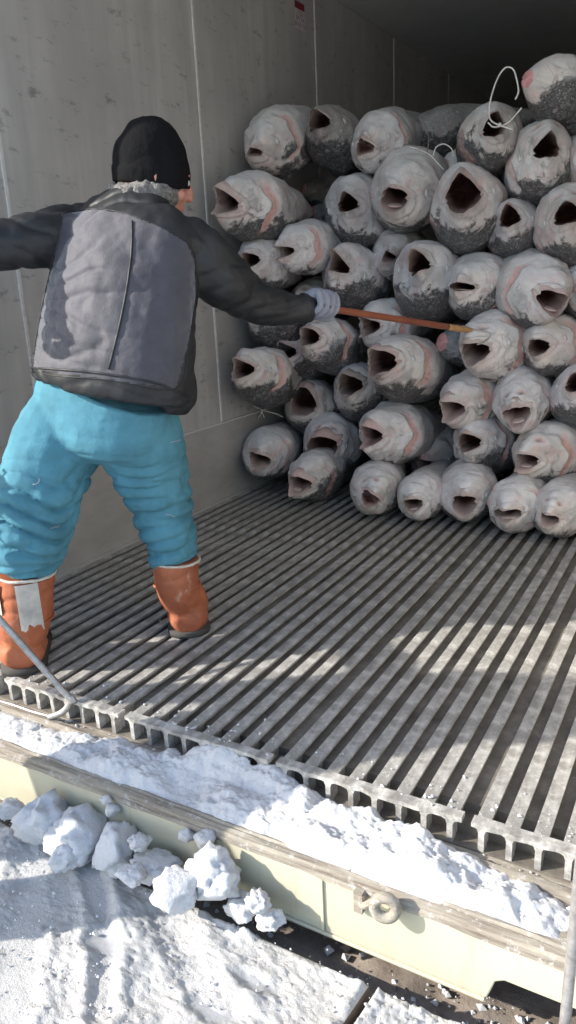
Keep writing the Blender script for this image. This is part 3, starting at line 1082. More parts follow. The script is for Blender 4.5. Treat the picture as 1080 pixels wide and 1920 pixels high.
    if kind == 't':
        # raw cut disc with a bone core
        ctr = O - D * .004
        V = [tuple(ctr - O)]; Fc = []
        for q, f in ((.45, -.003), (1.0, 0.0015)):
            V += [tuple((O + D * f + (rimP[i] - O) * q) - O) for i in range(nphi)]
        for i in range(nphi):
            i2 = (i + 1) % nphi
            Fc.append((0, 1 + i2, 1 + i)); Fc.append((1 + i, 1 + i2, 1 + nphi + i2, 1 + nphi + i))
        link('cut_face', mesh('cut_face', V, Fc, MCUT), T, (0, 0, 0))
    else:
        # mouth cavity: its own mesh, welded visually to the rim
        nv = 15
        vv = np.linspace(0, 1, nv)
        rim_c = rimP.mean(0)
        Vc = []
        dep = (1.35 if kind == 'o' else .35) * R
        for v in vv:
            fl = (1 - .03 * (v > 0)) * (1 + .22 * math.sin(math.pi * min(v * 1.5, 1))) * math.sqrt(max(1 - v ** 2.5, .0004))
            tcen = dep * v
            lift = U * (b * 1.0 * v * (1.5 if kind == 'o' else .5))
            off = (rimP - rim_c)
            al = off @ D
            rad = off - al[:, None] * D
            q = rim_c + D * tcen + lift * (1 - .4 * v) + rad * fl + D * (al * (1 - v))[:, None]
            wob = .03 * R * vnoise((q - O) / R * 5 + seed, seed + 3) * min(1, v * 4)
            q = q + (rad / (np.linalg.norm(rad, axis=1)[:, None] + 1e-9)) * wob[:, None]
            Vc.append(q - O)
        Vc = np.array(Vc)
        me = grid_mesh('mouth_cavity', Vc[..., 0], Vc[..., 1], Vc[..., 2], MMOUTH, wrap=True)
        c = np.zeros((nv * nphi, 4)); c[:, 0] = np.repeat(np.clip((vv - .14) * 2.1, 0, 1), nphi); c[:, 3] = 1  # mask for the painted inner shade, growing from rim to throat
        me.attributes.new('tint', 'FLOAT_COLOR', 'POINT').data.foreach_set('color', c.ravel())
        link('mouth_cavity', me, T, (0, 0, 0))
        if kind == 'o' and rr.rand() < .35:
            # tongue / jaw floor
            bt = rim_c + D * (.42 * R) - U * b * .75
            V, Fc = blob((0, 0, 0), (1, 1, 1), 14, 8)
            V = np.array(V)
            V = (bt - O) + V[:, :1] * Sd * a * .62 + V[:, 1:2] * D * R * .30 + V[:, 2:] * U * b * .18
            link('tongue', mesh('tongue', V, Fc, MMOUTH), T, (0, 0, 0))
        # eyes
        for sg in (1, -1):
            pe = sg * rr.uniform(1.35, 1.55)
            ie = int(round((pe % (2 * math.pi)) / (2 * math.pi) * nphi)) % nphi
            row = int(np.argmin(np.abs(u[:, ie] - .40)))
            c_ = P[row, ie]; nn = dirs[ie]
            V, Fc = blob((0, 0, 0), (1, 1, 1), 12, 8)
            V = np.array(V)
            w = unit(np.cross(nn, D))
            re = .10 * R
            V = (c_ - O) - nn * .002 + V[:, :1] * w * re + V[:, 1:2] * D * re + V[:, 2:] * nn * re * .42
            link('eye', mesh('eye', V, Fc, MEYE), T, (0, 0, 0))
    return T


# each row: kind, snout px, girth centre px, girth radius px, depth offset, options, label
F = [
 ('c', (462, 285), (520, 268), 58, .00, dict(mouth=(.30, .16), rollm=.9, gill=1.0, dark=.3), 'large frosted fish with a curled closed mouth, topmost against the left wall'),
 ('o', (588, 222), (628, 262), 52, -.12, dict(mouth=(.50, .42), gill=.4, dark=.9, darkskin=True), 'dark scaled fish with wide pink mouth on top of the heap, left'),
 ('c', (672, 275), (718, 266), 54, -.02, dict(mouth=(.32, .22), rollm=.5, gill=1.0, dark=.25), 'pinkish wrinkled fish with shallow round mouth on the top row'),
 ('o', (932, 228), (918, 262), 58, -.04, dict(mouth=(.30, .30), gill=.3, dark=.5), 'grey fish with white cord tied through its mouth'),
 ('o', (1032, 272), (1012, 308), 66, .0, dict(mouth=(.36, .32), gill=.4, dark=.55, asp=1.12), 'broad frosted fish just under the cut tail at upper right'),
 ('o', (731, 374), (768, 357), 70, -.02, dict(mouth=(.33, .28), gill=.9, dark=.35), 'pale fish with dark open mouth and pink gill line, second row'),
 ('o', (864, 357), (878, 395), 72, -.05, dict(mouth=(.42, .44), gill=.3, dark=.5, asp=1.12), 'fish with the largest round dark mouth, right of the second row'),
 ('o', (645, 376), (668, 402), 64, .0, dict(mouth=(.30, .30), gill=.3, dark=.55, asp=1.12), 'upright oval pale fish below the dark scaled one'),
 ('o', (398, 378), (478, 388), 58, -.10, dict(mouth=(.46, .40), gill=1.2, dark=.6, LH=2.3, L=.85), 'fish in profile with gaping mouth turned to the left wall'),
 ('o', (951, 402), (966, 434), 52, .02, dict(mouth=(.32, .34), gill=.3, dark=.7), 'smaller grey fish with small round mouth, mottled dark below'),
 ('o', (1062, 398), (1068, 424), 66, -.02, dict(mouth=(.38, .30), gill=.3, dark=.5, asp=1.06), 'bluish pale fish with dark mouth cut by the right edge, third row'),
 ('o', (722, 482), (746, 478), 47, .10, dict(mouth=(.34, .26), rollm=.5, gill=.3, dark=.3), 'small bluish fish set back between pale larger ones'),
 ('o', (457, 486), (494, 494), 48, .0, dict(mouth=(.36, .30), gill=.2, dark=.6), 'mottled fish just above the worker sleeve near the wall'),
 ('o', (512, 474), (574, 466), 47, -.30, dict(mouth=(.44, .36), gill=.8, dark=.3), 'pale fish pointing left with small square mouth, above the glove'),
 ('o', (616, 487), (662, 525), 58, -.04, dict(mouth=(.42, .38), gill=.1, dark=.8), 'speckled fish with ragged toothy mouth right of the glove'),
 ('o', (778, 488), (806, 528), 68, -.05, dict(mouth=(.34, .36), rollm=-.4, gill=.3, dark=.5, asp=1.06), 'big cream coloured fish in the centre of the heap'),
 ('o', (852, 536), (898, 540), 60, -.02, dict(mouth=(.40, .10), gill=1.0, dark=.6), 'pale fish with a thin slit mouth and pink gill band'),
 ('o', (1046, 574), (1000, 543), 65, -.06, dict(mouth=(.42, .34), rollm=.3, gill=1.1, dark=.5), 'white frosted fish whose open mouth faces the right edge'),
 ('o', (1100, 560), (1096, 540), 52, .05, dict(mouth=(.3, .3), gill=.3, dark=.6), 'greyish fish sliver at the right edge, level with the white frosted one'),
 ('o', (545, 575), (592, 570), 46, .06, dict(mouth=(.3, .2), gill=.3, dark=.5), 'pale fish directly behind the gloved hand'),
 ('o', (460, 590), (520, 606), 50, .0, dict(mouth=(.3, .25), gill=.3, dark=.9, darkskin=True), 'dark fish under the worker outstretched forearm'),
 ('o', (568, 634), (620, 650), 48, -.18, dict(mouth=(.44, .34), gill=1.0, dark=.75), 'speckled fish with pointed jaw just below the glove'),
 ('o', (523, 657), (562, 672), 42, -.16, dict(mouth=(.44, .38), gill=.3, dark=.7), 'small grey fish between the speckled one and the red gilled one'),
 ('o', (674, 612), (730, 612), 50, .03, dict(mouth=(.40, .34), gill=1.1, dark=.4), 'pale fish half behind the brown pole'),
 ('o', (696, 678), (762, 692), 60, -.12, dict(mouth=(.46, .38), gill=1.3, dark=.65, LH=2.2), 'large pale fish with pink gill slit below the brown pole'),
 ('o', (872, 668), (932, 646), 64, -.06, dict(mouth=(.46, .42), gill=1.2, dark=.2), 'pale fish caught by the hook of the brown pole'),
 ('o', (997, 652), (1038, 650), 55, -.02, dict(mouth=(.34, .28), gill=.9, dark=.75), 'frosted fish with a small mouth right of the hooked one'),
 ('o', (1074, 716), (1092, 742), 58, -.02, dict(mouth=(.34, .36), gill=.2, dark=.6), 'tall greyish fish cut off by the right edge, middle height'),
 ('o', (438, 690), (496, 706), 52, -.10, dict(mouth=(.52, .46), gill=1.5, dark=.75, LH=2.2, L=.8), 'fish with red open gill and gaping mouth beside the left wall'),
 ('o', (560, 752), (588, 764), 50, -.02, dict(mouth=(.50, .52), rollm=.5, gill=.4, dark=.6), 'fish with wide cream lined mouth, low on the left'),
 ('o', (646, 722), (682, 736), 53, .0, dict(mouth=(.42, .36), rollm=-.5, gill=.5, dark=.5), 'pinkish pale fish under the large one with pink gill slit'),
 ('o', (828, 775), (882, 748), 52, -.04, dict(mouth=(.42, .36), gill=.9, dark=.25), 'smooth pale fish with a small dark slit in its cheek'),
 ('o', (964, 787), (980, 748), 54, -.06, dict(mouth=(.44, .42), gill=.3, dark=.2, asp=1.10), 'rosy fish with two nostril cuts above an open mouth'),
 ('o', (678, 822), (738, 812), 57, -.10, dict(mouth=(.42, .40), gill=1.3, dark=.2, LH=2.2), 'broad cream fish with pink rimmed gill, lower centre'),
 ('o', (594, 842), (622, 828), 54, -.05, dict(mouth=(.48, .42), rollm=-.3, gill=.3, dark=.3), 'boxy cream fish with wide triangular mouth, lower left'),
 ('o', (868, 834), (910, 834), 56, .04, dict(mouth=(.44, .32), gill=.8, dark=1.0), 'fish with pink mouth and nearly black mottled belly'),
 ('o', (970, 856), (1028, 850), 58, -.05, dict(mouth=(.40, .30), gill=1.2, dark=.6), 'cream fish with bright pink gill band near lower right'),
 ('o', (790, 882), (816, 850), 50, -.05, dict(mouth=(.46, .40), gill=.4, dark=.2, asp=1.08), 'pale rosy fish with down turned mouth above the bottom row'),
 ('o', (476, 856), (506, 848), 47, 0, dict(mouth=(.46, .32), rollm=.3, gill=.6, dark=.5), 'reddish wrinkled fish lowest against the left wall'),
 ('o', (548, 896), (590, 892), 46, 0, dict(mouth=(.46, .36), gill=.4, dark=.9), 'brindled fish on the floor ribs, second from the left wall'),
 ('c', (690, 928), (706, 916), 47, 0, dict(mouth=(.34, .26), rollm=.7, gill=.3, dark=.3), 'fish with a curled closed mouth on the floor ribs'),
 ('o', (768, 944), (790, 930), 44, 0, dict(mouth=(.46, .34), gill=.3, dark=.35), 'small fish on the floor with pale lined mouth, bottom centre'),
 ('o', (868, 928), (876, 922), 52, 0, dict(mouth=(.44, .42), gill=.5, dark=.6), 'fish with dark red mouth facing straight out on the bottom row'),
 ('o', (943, 968), (968, 946), 50, 0, dict(mouth=(.50, .22), gill=.7, dark=.3), 'fish with narrow grinning mouth on the floor, second from right edge'),
 ('o', (1020, 976), (1050, 954), 50, 0, dict(mouth=(.42, .34), gill=.5, dark=.4), 'pinkish speckled fish on the floor at the lower right'),
 ('o', (1082, 882), (1104, 880), 44, 0.02, dict(mouth=(.40, .34), gill=.3, dark=.5), 'sliver of a pale fish at the right edge above the floor row'),
 # tails and crosswise bodies
 ('t', (959, 164), (1048, 170), 54, -.10, dict(stub_r=.030, dark=.6, LH=1.5), 'cut pink tail end pointing left, highest on the heap'),
 ('t', (800, 637), (862, 648), 36, .06, dict(stub_r=.040, dark=.4, darkskin=True, LH=1.2), 'pink cut tail stump under the brown pole'),
 ('t', (832, 312), (868, 316), 36, .20, dict(stub_r=.030, dark=.3, LH=1.2), 'small tail stump wedged behind the upper middle fish'),
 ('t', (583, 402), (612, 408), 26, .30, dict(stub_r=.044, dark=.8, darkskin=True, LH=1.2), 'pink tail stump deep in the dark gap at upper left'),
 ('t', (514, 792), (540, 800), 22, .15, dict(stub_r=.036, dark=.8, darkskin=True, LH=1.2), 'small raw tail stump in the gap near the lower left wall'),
 # beyond the right frame edge, only partly or not in view
 ('o', (1120, 200), (1096, 215), 48, .05, dict(mouth=(.3, .3), gill=.3, dark=.8, darkskin=True), 'dark fish under the cut tail at the right edge'),
 ('o', (1150, 300), (1118, 300), 56, .03, dict(mouth=(.3, .3), gill=.3, dark=.5), 'shaded fish at the right edge beside the broad frosted one'),
 ('o', (1160, 640), (1150, 640), 55, .0, dict(mouth=(.4, .3), gill=.3, dark=.5), 'pale fish beyond the right edge of the heap, middle'),
 ('o', (1150, 960), (1145, 960), 52, .0, dict(mouth=(.4, .3), gill=.3, dark=.5), 'pale fish beyond the right edge on the floor'),
 ('o', (1190, 860), (1180, 850), 50, .0, dict(mouth=(.4, .3), gill=.3, dark=.5), 'pale fish beyond the right edge above the floor row'),
 ('o', (1180, 740), (1175, 735), 50, .0, dict(mouth=(.4, .3), gill=.3, dark=.5), 'pale fish beyond the right edge, lower middle'),
 ('o', (1160, 520), (1160, 520), 55, .0, dict(mouth=(.4, .3), gill=.3, dark=.5), 'pale fish beyond the right edge, upper middle'),
 ('o', (1165, 400), (1165, 405), 55, .0, dict(mouth=(.4, .3), gill=.3, dark=.5), 'pale fish beyond the right edge, upper part'),
]
HOOKED = None
for i, (kind, m, g, rpx, dy, op, lab) in enumerate(F):
    op = dict(op)
    ybase = np.interp(g[0], [480, 620, 760, 1050, 1200], [2.12, 2.0, 1.92, 1.88, 1.86])
    G = at(g[0], g[1], y=ybase + .25)
    yg = ybase + .24 + .12 * max(0, G[2]) + dy
    G = at(g[0], g[1], y=yg)
    R = rpx * depth(G) / FPX * 1.05
    if g[1] > 838 and kind != 't':
        # resting on the floor: slide along the line of sight until it just touches
        for _ in range(12):
            d = G - CAM
            targ = R * .97
            if G[2] > targ + .12: break
            G = CAM + d * ((targ - CAM[2]) / d[2])
            R = rpx * depth(G) / FPX * 1.05
    for _ in range(40):      # keep clear of the left wall
        sx = at(m[0], m[1], y=G[1] - 1.0 * R)[0]
        if kind == 't' or (G[0] >= R * 1.0 and sx > .05): break
        G = CAM + (G - CAM) * .985
        R = rpx * depth(G) / FPX * 1.05
    lh = op.get('LH', 2.1) * R
    d = unit(at(m[0], m[1], y=G[1]) - CAM)
    w = G - CAM
    bq = w @ d; cc = w @ w - lh * lh
    disc = bq * bq - cc
    tpar = bq - math.sqrt(disc) if disc > 0 else bq
    D = unit(G - (CAM + d * tpar))
    yaw = math.degrees(math.atan2(D[0], D[1])); pit = math.degrees(math.asin(D[2]))
    lim = 46 if rpx > 0 and kind != 't' and lh > 1.8 * R else 30
    yaw = max(-22, min(lim, yaw)); pit = max(-20, min(16, pit))
    if kind == 't': yaw = max(-10, min(62, yaw))
    if g[1] > 838: pit = max(-3, min(6, pit))
    if i == 17: yaw = -32
    y_, p_ = math.radians(yaw), math.radians(pit)
    D = np.array([math.sin(y_) * math.cos(p_), math.cos(y_) * math.cos(p_), math.sin(p_)])
    make_fish(G, D, R, kind, 1000 + i * 13, label=lab, roll=random.uniform(-.25, .25), **{**dict(L=random.uniform(.95, 1.15) if kind != 't' else .8), **op})
# fish lying crosswise behind the top row
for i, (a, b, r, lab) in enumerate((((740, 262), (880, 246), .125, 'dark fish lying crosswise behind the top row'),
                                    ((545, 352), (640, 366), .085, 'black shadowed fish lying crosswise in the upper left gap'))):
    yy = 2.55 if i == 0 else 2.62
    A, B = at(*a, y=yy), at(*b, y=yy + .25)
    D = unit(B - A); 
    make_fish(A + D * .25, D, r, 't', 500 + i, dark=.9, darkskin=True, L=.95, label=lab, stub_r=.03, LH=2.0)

# cords
V, Fc = tube([at(937, 236, y=2.0), at(920, 225, y=1.99), at(917, 205, y=1.99), at(923, 175, y=2.0), at(934, 145, y=2.0), at(948, 127, y=2.0), at(962, 130, y=2.0), at(969, 150, y=1.99), at(972, 172, y=1.98), at(966, 187, y=1.98)], .0032, 8, 60)
V2, F2 = tube([at(915, 230, y=1.98), at(925, 238, y=1.97), at(940, 236, y=1.96), at(955, 228, y=1.97), at(968, 214, y=1.99), at(978, 202, y=2.0)], .003, 8, 40)
V3, F3 = tube([at(928, 231, y=1.96), at(940, 236, y=1.955), at(962, 243, y=1.96)], .003, 8, 16)
V4, F4 = join([blob(at(937, 234, y=1.955), .008, 12, 8)])
V, Fc = join([(V, Fc), (V2, F2), (V3, F3), (V4, F4)])
tag(link('white_cord', mesh('white_cord', V, Fc, MCORD)), 'white cord looped and knotted at the mouth of the grey upper fish', 'cord')
for pts, lab in (([(768, 275), (785, 280), (806, 290), (820, 305), (832, 318)], 'thin cord draped over the fish behind the top row'),
                 ([(812, 292), (818, 276), (832, 270), (846, 278), (850, 292)], 'thin cord loop standing behind the upper middle fish'),
                 ([(786, 222), (798, 236), (804, 262), (800, 290)], 'dark thin cord hanging over the crosswise fish')):
    V, Fc = tube([at(*p, y=2.12 + .01 * j) for j, p in enumerate(pts)], .0026, 6, 30)
    tag(link('string', mesh('string', V, Fc, MCORD if 'dark' not in lab else MFUR)), lab, 'cord')
P_ = []
for pts in ([(468, 758), (490, 768), (518, 776), (530, 782)], [(484, 784), (492, 772), (500, 763)], [(490, 768), (496, 784)], [(476, 764), (470, 775)]):
    P_.append(tube([at(*p, y=2.1) for p in pts], .0028, 6, 14))
V, Fc = join(P_)
tag(link('frayed_cord', mesh('frayed_cord', V, Fc, MCORD)), 'frayed pale cord ends under the red gilled fish by the wall', 'cord')

# ------------------------------------------------------------------ people
def sect(rows):
    """rows: px,py,y,a,b -> world lofting rows"""
    out = []
    for px_, py_, y, a, b in rows:
        P = at(px_, py_, y=y)
        out.append([*P, a, b])
    return out


def sgn(x):
    return 1 - 2.6 * (1 - np.abs(np.sin(x * .5))) ** 2.2


def folds(me, amp, scale, seed, mask=None, fine=0):
    P, N = get_co(me), get_no(me)
    n1 = vnoise(P * np.array(scale), seed)
    rid = (1 - np.abs(n1)) ** 4
    n2 = fbm(P * 13, 3, seed + 3)
    d = amp * (-.9 * rid + .45 * n2 + .16 * fbm(P * 45, 3, seed + 6))
    if fine: d = d + fine * sgn(P[:, 2] * 135 + 11 * vnoise(P * 6.5, seed + 1) + 2.5 * (P[:, 0] - P[:, 1]) * 8) * (.35 + .65 * np.clip(vnoise(P * 4.2, seed + 2) * 1.5 + .5, 0, 1))
    if mask is not None: d = d * mask(P)
    set_co(me, P + N * d[:, None])


def finger(chain, r0, r1):
    K = [[*p, r0 + (r1 - r0) * i / (len(chain) - 1)] for i, p in enumerate(chain)]
    K = [[k[0], k[1], k[2], k[3], k[3]] for k in K]
    V, Fc = loft(K, np.array([.3, .2, 1.0]), 10, len(K) * 4)
    return [(V, Fc), blob(K[-1][:3], r1, 10, 8)]


def grip_hand(c, axis, palm_n, size=1.0, side=1):
    """a fist closed around a shaft: c point on the shaft, axis along it, palm_n from the shaft towards the back of the hand"""
    ax = unit(axis); n = unit(np.asarray(palm_n) - ax * np.dot(palm_n, ax)); b = np.cross(ax, n) * side
    parts = []
    c = np.asarray(c)
    # palm block
    K = [[*(c + ax * q * size + n * .030 * size), .020 * size, .040 * size] for q in (-.048, -.03, 0, .03, .046)]
    K[0][3] = .012 * size; K[-1][3] = .014 * size; K[0][4] = .028 * size; K[-1][4] = .032 * size
    parts.append(loft(K, n, 14, 14))
    lens = (.88, 1.0, .96, .78)
    for i in range(4):
        q = (.036 - .024 * i) * size
        l = lens[i] * size
        base = c + ax * q + n * .028 * size + b * .034 * size
        k1 = c + ax * q + n * .008 * size + b * (.044 * l)
        k2 = c + ax * q - n * (.020 * l) + b * .028 * size
        k3 = c + ax * q - n * (.024 * l) - b * .002 * size
        k4 = c + ax * q - n * (.014 * l) - b * .018 * size
        parts += finger([base, k1, k2, k3, k4], .0112 * size, .0092 * size)
    th = [c + ax * -.02 * size + n * .020 * size - b * .036 * size, c + ax * .012 * size + n * .0 * size - b * .042 * size, c + ax * .036 * size - n * .018 * size - b * .026 * size, c + ax * .046 * size - n * .028 * size - b * .004 * size]
    parts += finger(th, .0135 * size, .0105 * size)
    return parts


def head_parts(hc, fwd, up, s=1.0):
    """skull, jaw, nose, ears, brow, neck root, facing fwd"""
    f = unit(fwd); u = unit(np.asarray(up) - f * np.dot(up, f)); r = np.cross(f, u)
    def pt(a, b, c): return np.asarray(hc) + r * a * s + f * b * s + u * c * s
    def bl(c, ra, rb, rc):
        V, Fc = blob((0, 0, 0), (1, 1, 1), 18, 12); V = np.array(V)
        return c + V[:, :1] * r * ra * s + V[:, 1:2] * f * rb * s + V[:, 2:] * u * rc * s, Fc
    parts = [bl(pt(0, -.008, .005), .071, .086, .080), bl(pt(0, .03, -.045), .058, .058, .062), bl(pt(0, .052, -.085), .030, .028, .022),
             bl(pt(0, .082, .022), .048, .016, .012), bl(pt(0, .094, -.018), .012, .020, .026), bl(pt(0, .102, -.032), .016, .014, .010),
             bl(pt(0, .080, -.058), .025, .014, .007), bl(pt(0, .078, -.068), .022, .013, .006),
             bl(pt(.040, .058, -.030), .024, .026, .022), bl(pt(-.040, .058, -.030), .024, .026, .022)]
    for sg in (1, -1):
        parts += [bl(pt(sg * .078, -.004, -.012), .008, .018, .031), bl(pt(sg * .083, -.010, -.002), .008, .012, .020), bl(pt(sg * .078, .0, -.038), .006, .009, .010)]
    eyes = [pt(sg * .031, .082, .004) for sg in (1, -1)]
    return parts, eyes, (f, u, r)


def build_person(label, C, loc):
    T = empty('person', tuple(loc)); tag(T, label, 'person')
    # skin body: one continuous figure under the clothes
    hp, eyes, (f, u, r) = head_parts(C['head'], C['face'], C['headup'])
    parts = list(hp)
    parts.append(loft([[*k[:3], k[3], k[4]] for k in C['neck']], C['lat'], 16))
    parts.append(loft([[k[0], k[1], k[2], k[3] * .80, k[4] * .80] for k in C['torso']], C['lat'], 20))
    for key in ('arm_l', 'arm_r', 'leg_l', 'leg_r'):
        q_ = .70 if 'arm' in key else .56
        parts.append(loft([[k[0], k[1], k[2], k[3] * q_, k[4] * q_] for k in C[key]], C['lat'] if 'leg' in key else (0, 0, 1), 14))
    V, Fc = join(parts)
    me = remesh(V, Fc, .006, 3, MSKIN, 'body')
    link('body', me, T)
    for e in eyes:
        V, Fc = blob(e, .0115, 12, 8); link('eye', mesh('eye', V, Fc, MEYE), T)
    for key, hk in (('hand_l', 'bare_hand'), ('hand_r', 'glove')):
        if key in C:
            V, Fc = join(C[key])
            link('glove', remesh(V, Fc, .0032, 3, C.get('glove_mat', MGLOVE), 'glove'), T)
    # jacket
    parts = [loft(C['torso'], C['lat'], 28)]
    for key in ('sleeve_l', 'sleeve_r'):
        parts.append(loft(C[key], (0, 0, 1), 18))
    parts += C.get('jacket_extra', [])
    V, Fc = join(parts)
    me = remesh(V, Fc, .0065, 7, [C['jacket_mat'], C['sleeve_mat']], 'jacket')
    folds(me, C.get('jamp', .008), (6, 6, 13), C['seed'], C.get('jmask'), .0026)
    if 'jsel' in C:
        idx = C['jsel'](pcenters(me))
        me.polygons.foreach_set('material_index', idx.astype(np.int32))
    jk = link('jacket', me, T)
    # trousers
    parts = [loft(C['pelvis'], C['lat'], 24), loft(C['leg_l'], C['lat'], 20), loft(C['leg_r'], C['lat'], 20)]
    V, Fc = join(parts)
    me = remesh(V, Fc, .006, 6, C['trouser_mat'], 'trousers')
    zk = C['zknee']
    folds(me, .013, (5.5, 5.5, 22), C['seed'] + 4, lambda P: .25 + .9 * np.clip((zk + .10 - P[:, 2]) / .14, 0, 1), .0075)
    link('trousers', me, T)
    # boots
    for key in ('boot_l', 'boot_r'):
        V, Fc = join(C[key])
        me = remesh(V, Fc, .005, 5, MBOOT, 'boot')
        folds(me, .005, (9, 9, 22), C['seed'] + 7)
        bt = link('boot', me, T)
        if C[key + '_trim'] is not None:
            V, Fc = C[key + '_trim']; link('felt_trim', mesh('felt_trim', V, Fc, MFELT), bt)
        for nm, (V, Fc), mt in C.get(key + '_extra', []):
            link(nm, mesh(nm, V, Fc, mt), bt)
    # hat
    V, Fc = join(C['hat'])
    me = remesh(V, Fc, .0045, 2, MHAT, 'knit_hat')
    P, N = get_co(me), get_no(me)
    rel = P - np.asarray(C['head'])
    ang = np.arctan2(rel @ r, rel @ f)
    set_co(me, P + N * (.0005 * np.sin(ang * 70) + .003 * fbm(P * 18, 2, 9))[:, None])
    link('knit_hat', me, T)
    V, Fc = join(C['collar'])
    me = remesh(V, Fc, .005, 2, MFUR, 'fleece_collar')
    P, N = get_co(me), get_no(me)
    set_co(me, P + N * (.006 * fbm(P * 70, 3, 3))[:, None])
    link('fleece_collar', me, T)
    return T, jk


lat = unit((.995, .0, -.03))
fw = unit((.0, 1, 0))
torso = sect([(205, 728, .31, .244, .150), (208, 690, .315, .246, .158), (222, 610, .34, .232, .160), (236, 520, .38, .218, .150), (246, 455, .42, .210, .130), (256, 408, .45, .178, .100), (268, 376, .475, .100, .078)])
arm_l = sect([(190, 436, .42, .055, .055), (150, 432, .40, .075, .075), (75, 450, .27, .068, .068), (-10, 462, .17, .064, .064), (-110, 470, .06, .055, .055), (-190, 470, -.02, .045, .045)])
arm_r = sect([(318, 450, .43, .060, .070), (352, 462, .46, .080, .082), (410, 515, .53, .082, .082), (460, 556, .62, .068, .068), (520, 577, .72, .054, .054), (578, 578, .80, .043, .043)])
for L_ in (arm_l, arm_r):
    pass
pelvis = sect([(205, 715, .33, .200, .140), (192, 770, .33, .215, .155), (185, 815, .33, .200, .150), (182, 845, .33, .120, .100)])
leg_l = sect([(150, 780, .31, .10, .11), (122, 808, .28, .122, .130), (92, 870, .22, .122, .125), (72, 940, .16, .112, .118), (56, 1000, .115, .100, .108), (46, 1070, .09, .082, .085)])
leg_r = sect([(240, 780, .35, .10, .11), (258, 815, .37, .124, .132), (282, 880, .41, .108, .118), (304, 950, .44, .092, .104), (318, 1000, .445, .082, .09), (328, 1052, .445, .070, .075)])
# hand on the pole
hnd = at(600, 576, y=.83)
tip = at(885, 620, y=1.72)
pax = unit(tip - hnd)
HEAD = at(287, 336, y=.50)
face = unit((.62, .76, -.18))
neck = [[*at(262, 385, y=.45), .062, .062], [*at(275, 362, y=.47), .056, .058], [*(HEAD - np.array([0, 0, .05])), .055, .06]]
hat_c = at(283, 325, y=.50)
hax = unit((-.06, .05, 1))
hat = [loft([[*(at(284, 340, y=.50)), .084, .098], [*(at(284, 322, y=.50)), .088, .102], [*(at(283, 316, y=.50)), .084, .098], [*(at(280, 285, y=.50)), .083, .095], [*(at(275, 255, y=.50)), .068, .078], [*(at(268, 232, y=.50)), .042, .046], [*(at(266, 224, y=.50)), .016, .018]], np.cross(face, (0, 0, 1)), 28, 40),
       ]
# folded cuff: a thicker band around the lower edge
hat.append(loft([[*(at(285, 347, y=.50)), .090, .103], [*(at(285, 343, y=.50)), .091, .104], [*(at(284, 324, y=.50)), .091, .104], [*(at(284, 319, y=.50)), .090, .102]], np.cross(face, (0, 0, 1)), 28, 14))
col_c = at(270, 357, y=.48)
ta = [col_c + np.array([0, 0, 0])]
collar = []
ringpts = []
for i in range(17):
    a = 2 * math.pi * i / 16
    ringpts.append(col_c + lat * math.cos(a) * .076 + fw * math.sin(a) * .074 + np.array([0, 0, .012 * math.sin(a * 1) - .01]))
collar.append(loft([[*p, .034, .028] for p in ringpts], (0, 0, 1), 12, 60))


def boot(top, mid, heel, toe_dir, rt, rm, rh, zfloor):
    td = unit(toe_dir)
    base = np.array([heel[0], heel[1], zfloor])
    shaft = [[*top, rt, rt * 1.05], [*mid, rm, rm * 1.08], [*(base + td * .03 + np.array([0, 0, .09])), rh, rh * 1.12], [*(base + td * .035 + np.array([0, 0, .045])), rh, rh * 1.15]]
    cr = np.cross(td, (0, 0, 1))
    P1 = loft(shaft, cr, 20)
    foot = [[*(base - td * .050 + np.array([0, 0, .050])), .040, .044], [*(base - td * .030 + np.array([0, 0, .052])), .058, .051], [*(base + np.array([0, 0, .052])), .066, .051], [*(base + td * .09 + np.array([0, 0, .050])), .058, .050], [*(base + td * .17 + np.array([0, 0, .040])), .055, .040], [*(base + td * .22 + np.array([0, 0, .034])), .038, .030], [*(base + td * .24 + np.array([0, 0, .03])), .015, .018]]
    P2 = loft(foot, cr, 18)
    return [P1, P2]


hl = at(42, 1240, z=.02); hr = at(343, 1178, z=.02)
topl, midl = at(47, 1070, y=.09), at(45, 1150, y=.085)
topr, midr = at(328, 1046, y=.445), at(332, 1100, y=.445)
bl_ = boot(topl, midl, (hl[0], .075, 0), (-.64, .77, 0), .081, .079, .070, .0)
br_ = boot(topr, midr, (midr[0] + .012, .47, 0), (-.62, .78, 0), .074, .068, .066, .0)


def sole(heel, toe_dir, zf, w=.066):
    td = unit(toe_dir); cr = np.cross(td, (0, 0, 1)); b = np.array([heel[0], heel[1], zf])
    out = []
    for f_, h_ in ((-.062, .0), (-.056, .5), (-.035, .88), (0, 1.0), (.05, .93), (.11, .92), (.17, .90), (.215, .65), (.238, .3), (.243, 0)):
        out.append((f_, h_ * w))
    pts = [b + td * f_ + cr * h for f_, h in out] + [b + td * f_ - cr * h for f_, h in out[-2:0:-1]]
    n = len(pts)
    V = [tuple(p + np.array([0, 0, .0015])) for p in pts] + [tuple(p + np.array([0, 0, .017])) for p in pts]
    return V, [tuple(range(n)), tuple(range(n, 2 * n))[::-1]] + [(i, n + i, n + (i + 1) % n, (i + 1) % n) for i in range(n)]


def trim_ring(c, R, r, tilt=(0, 0, 1)):
    V, Fc = ring_mesh(c, R, r, (.05, .05, 1), 40, 8)
    V = np.array(V); V = V + np.stack([.002 * vnoise(V * 60, i) for i in range(3)], 1)
    return list(V), Fc


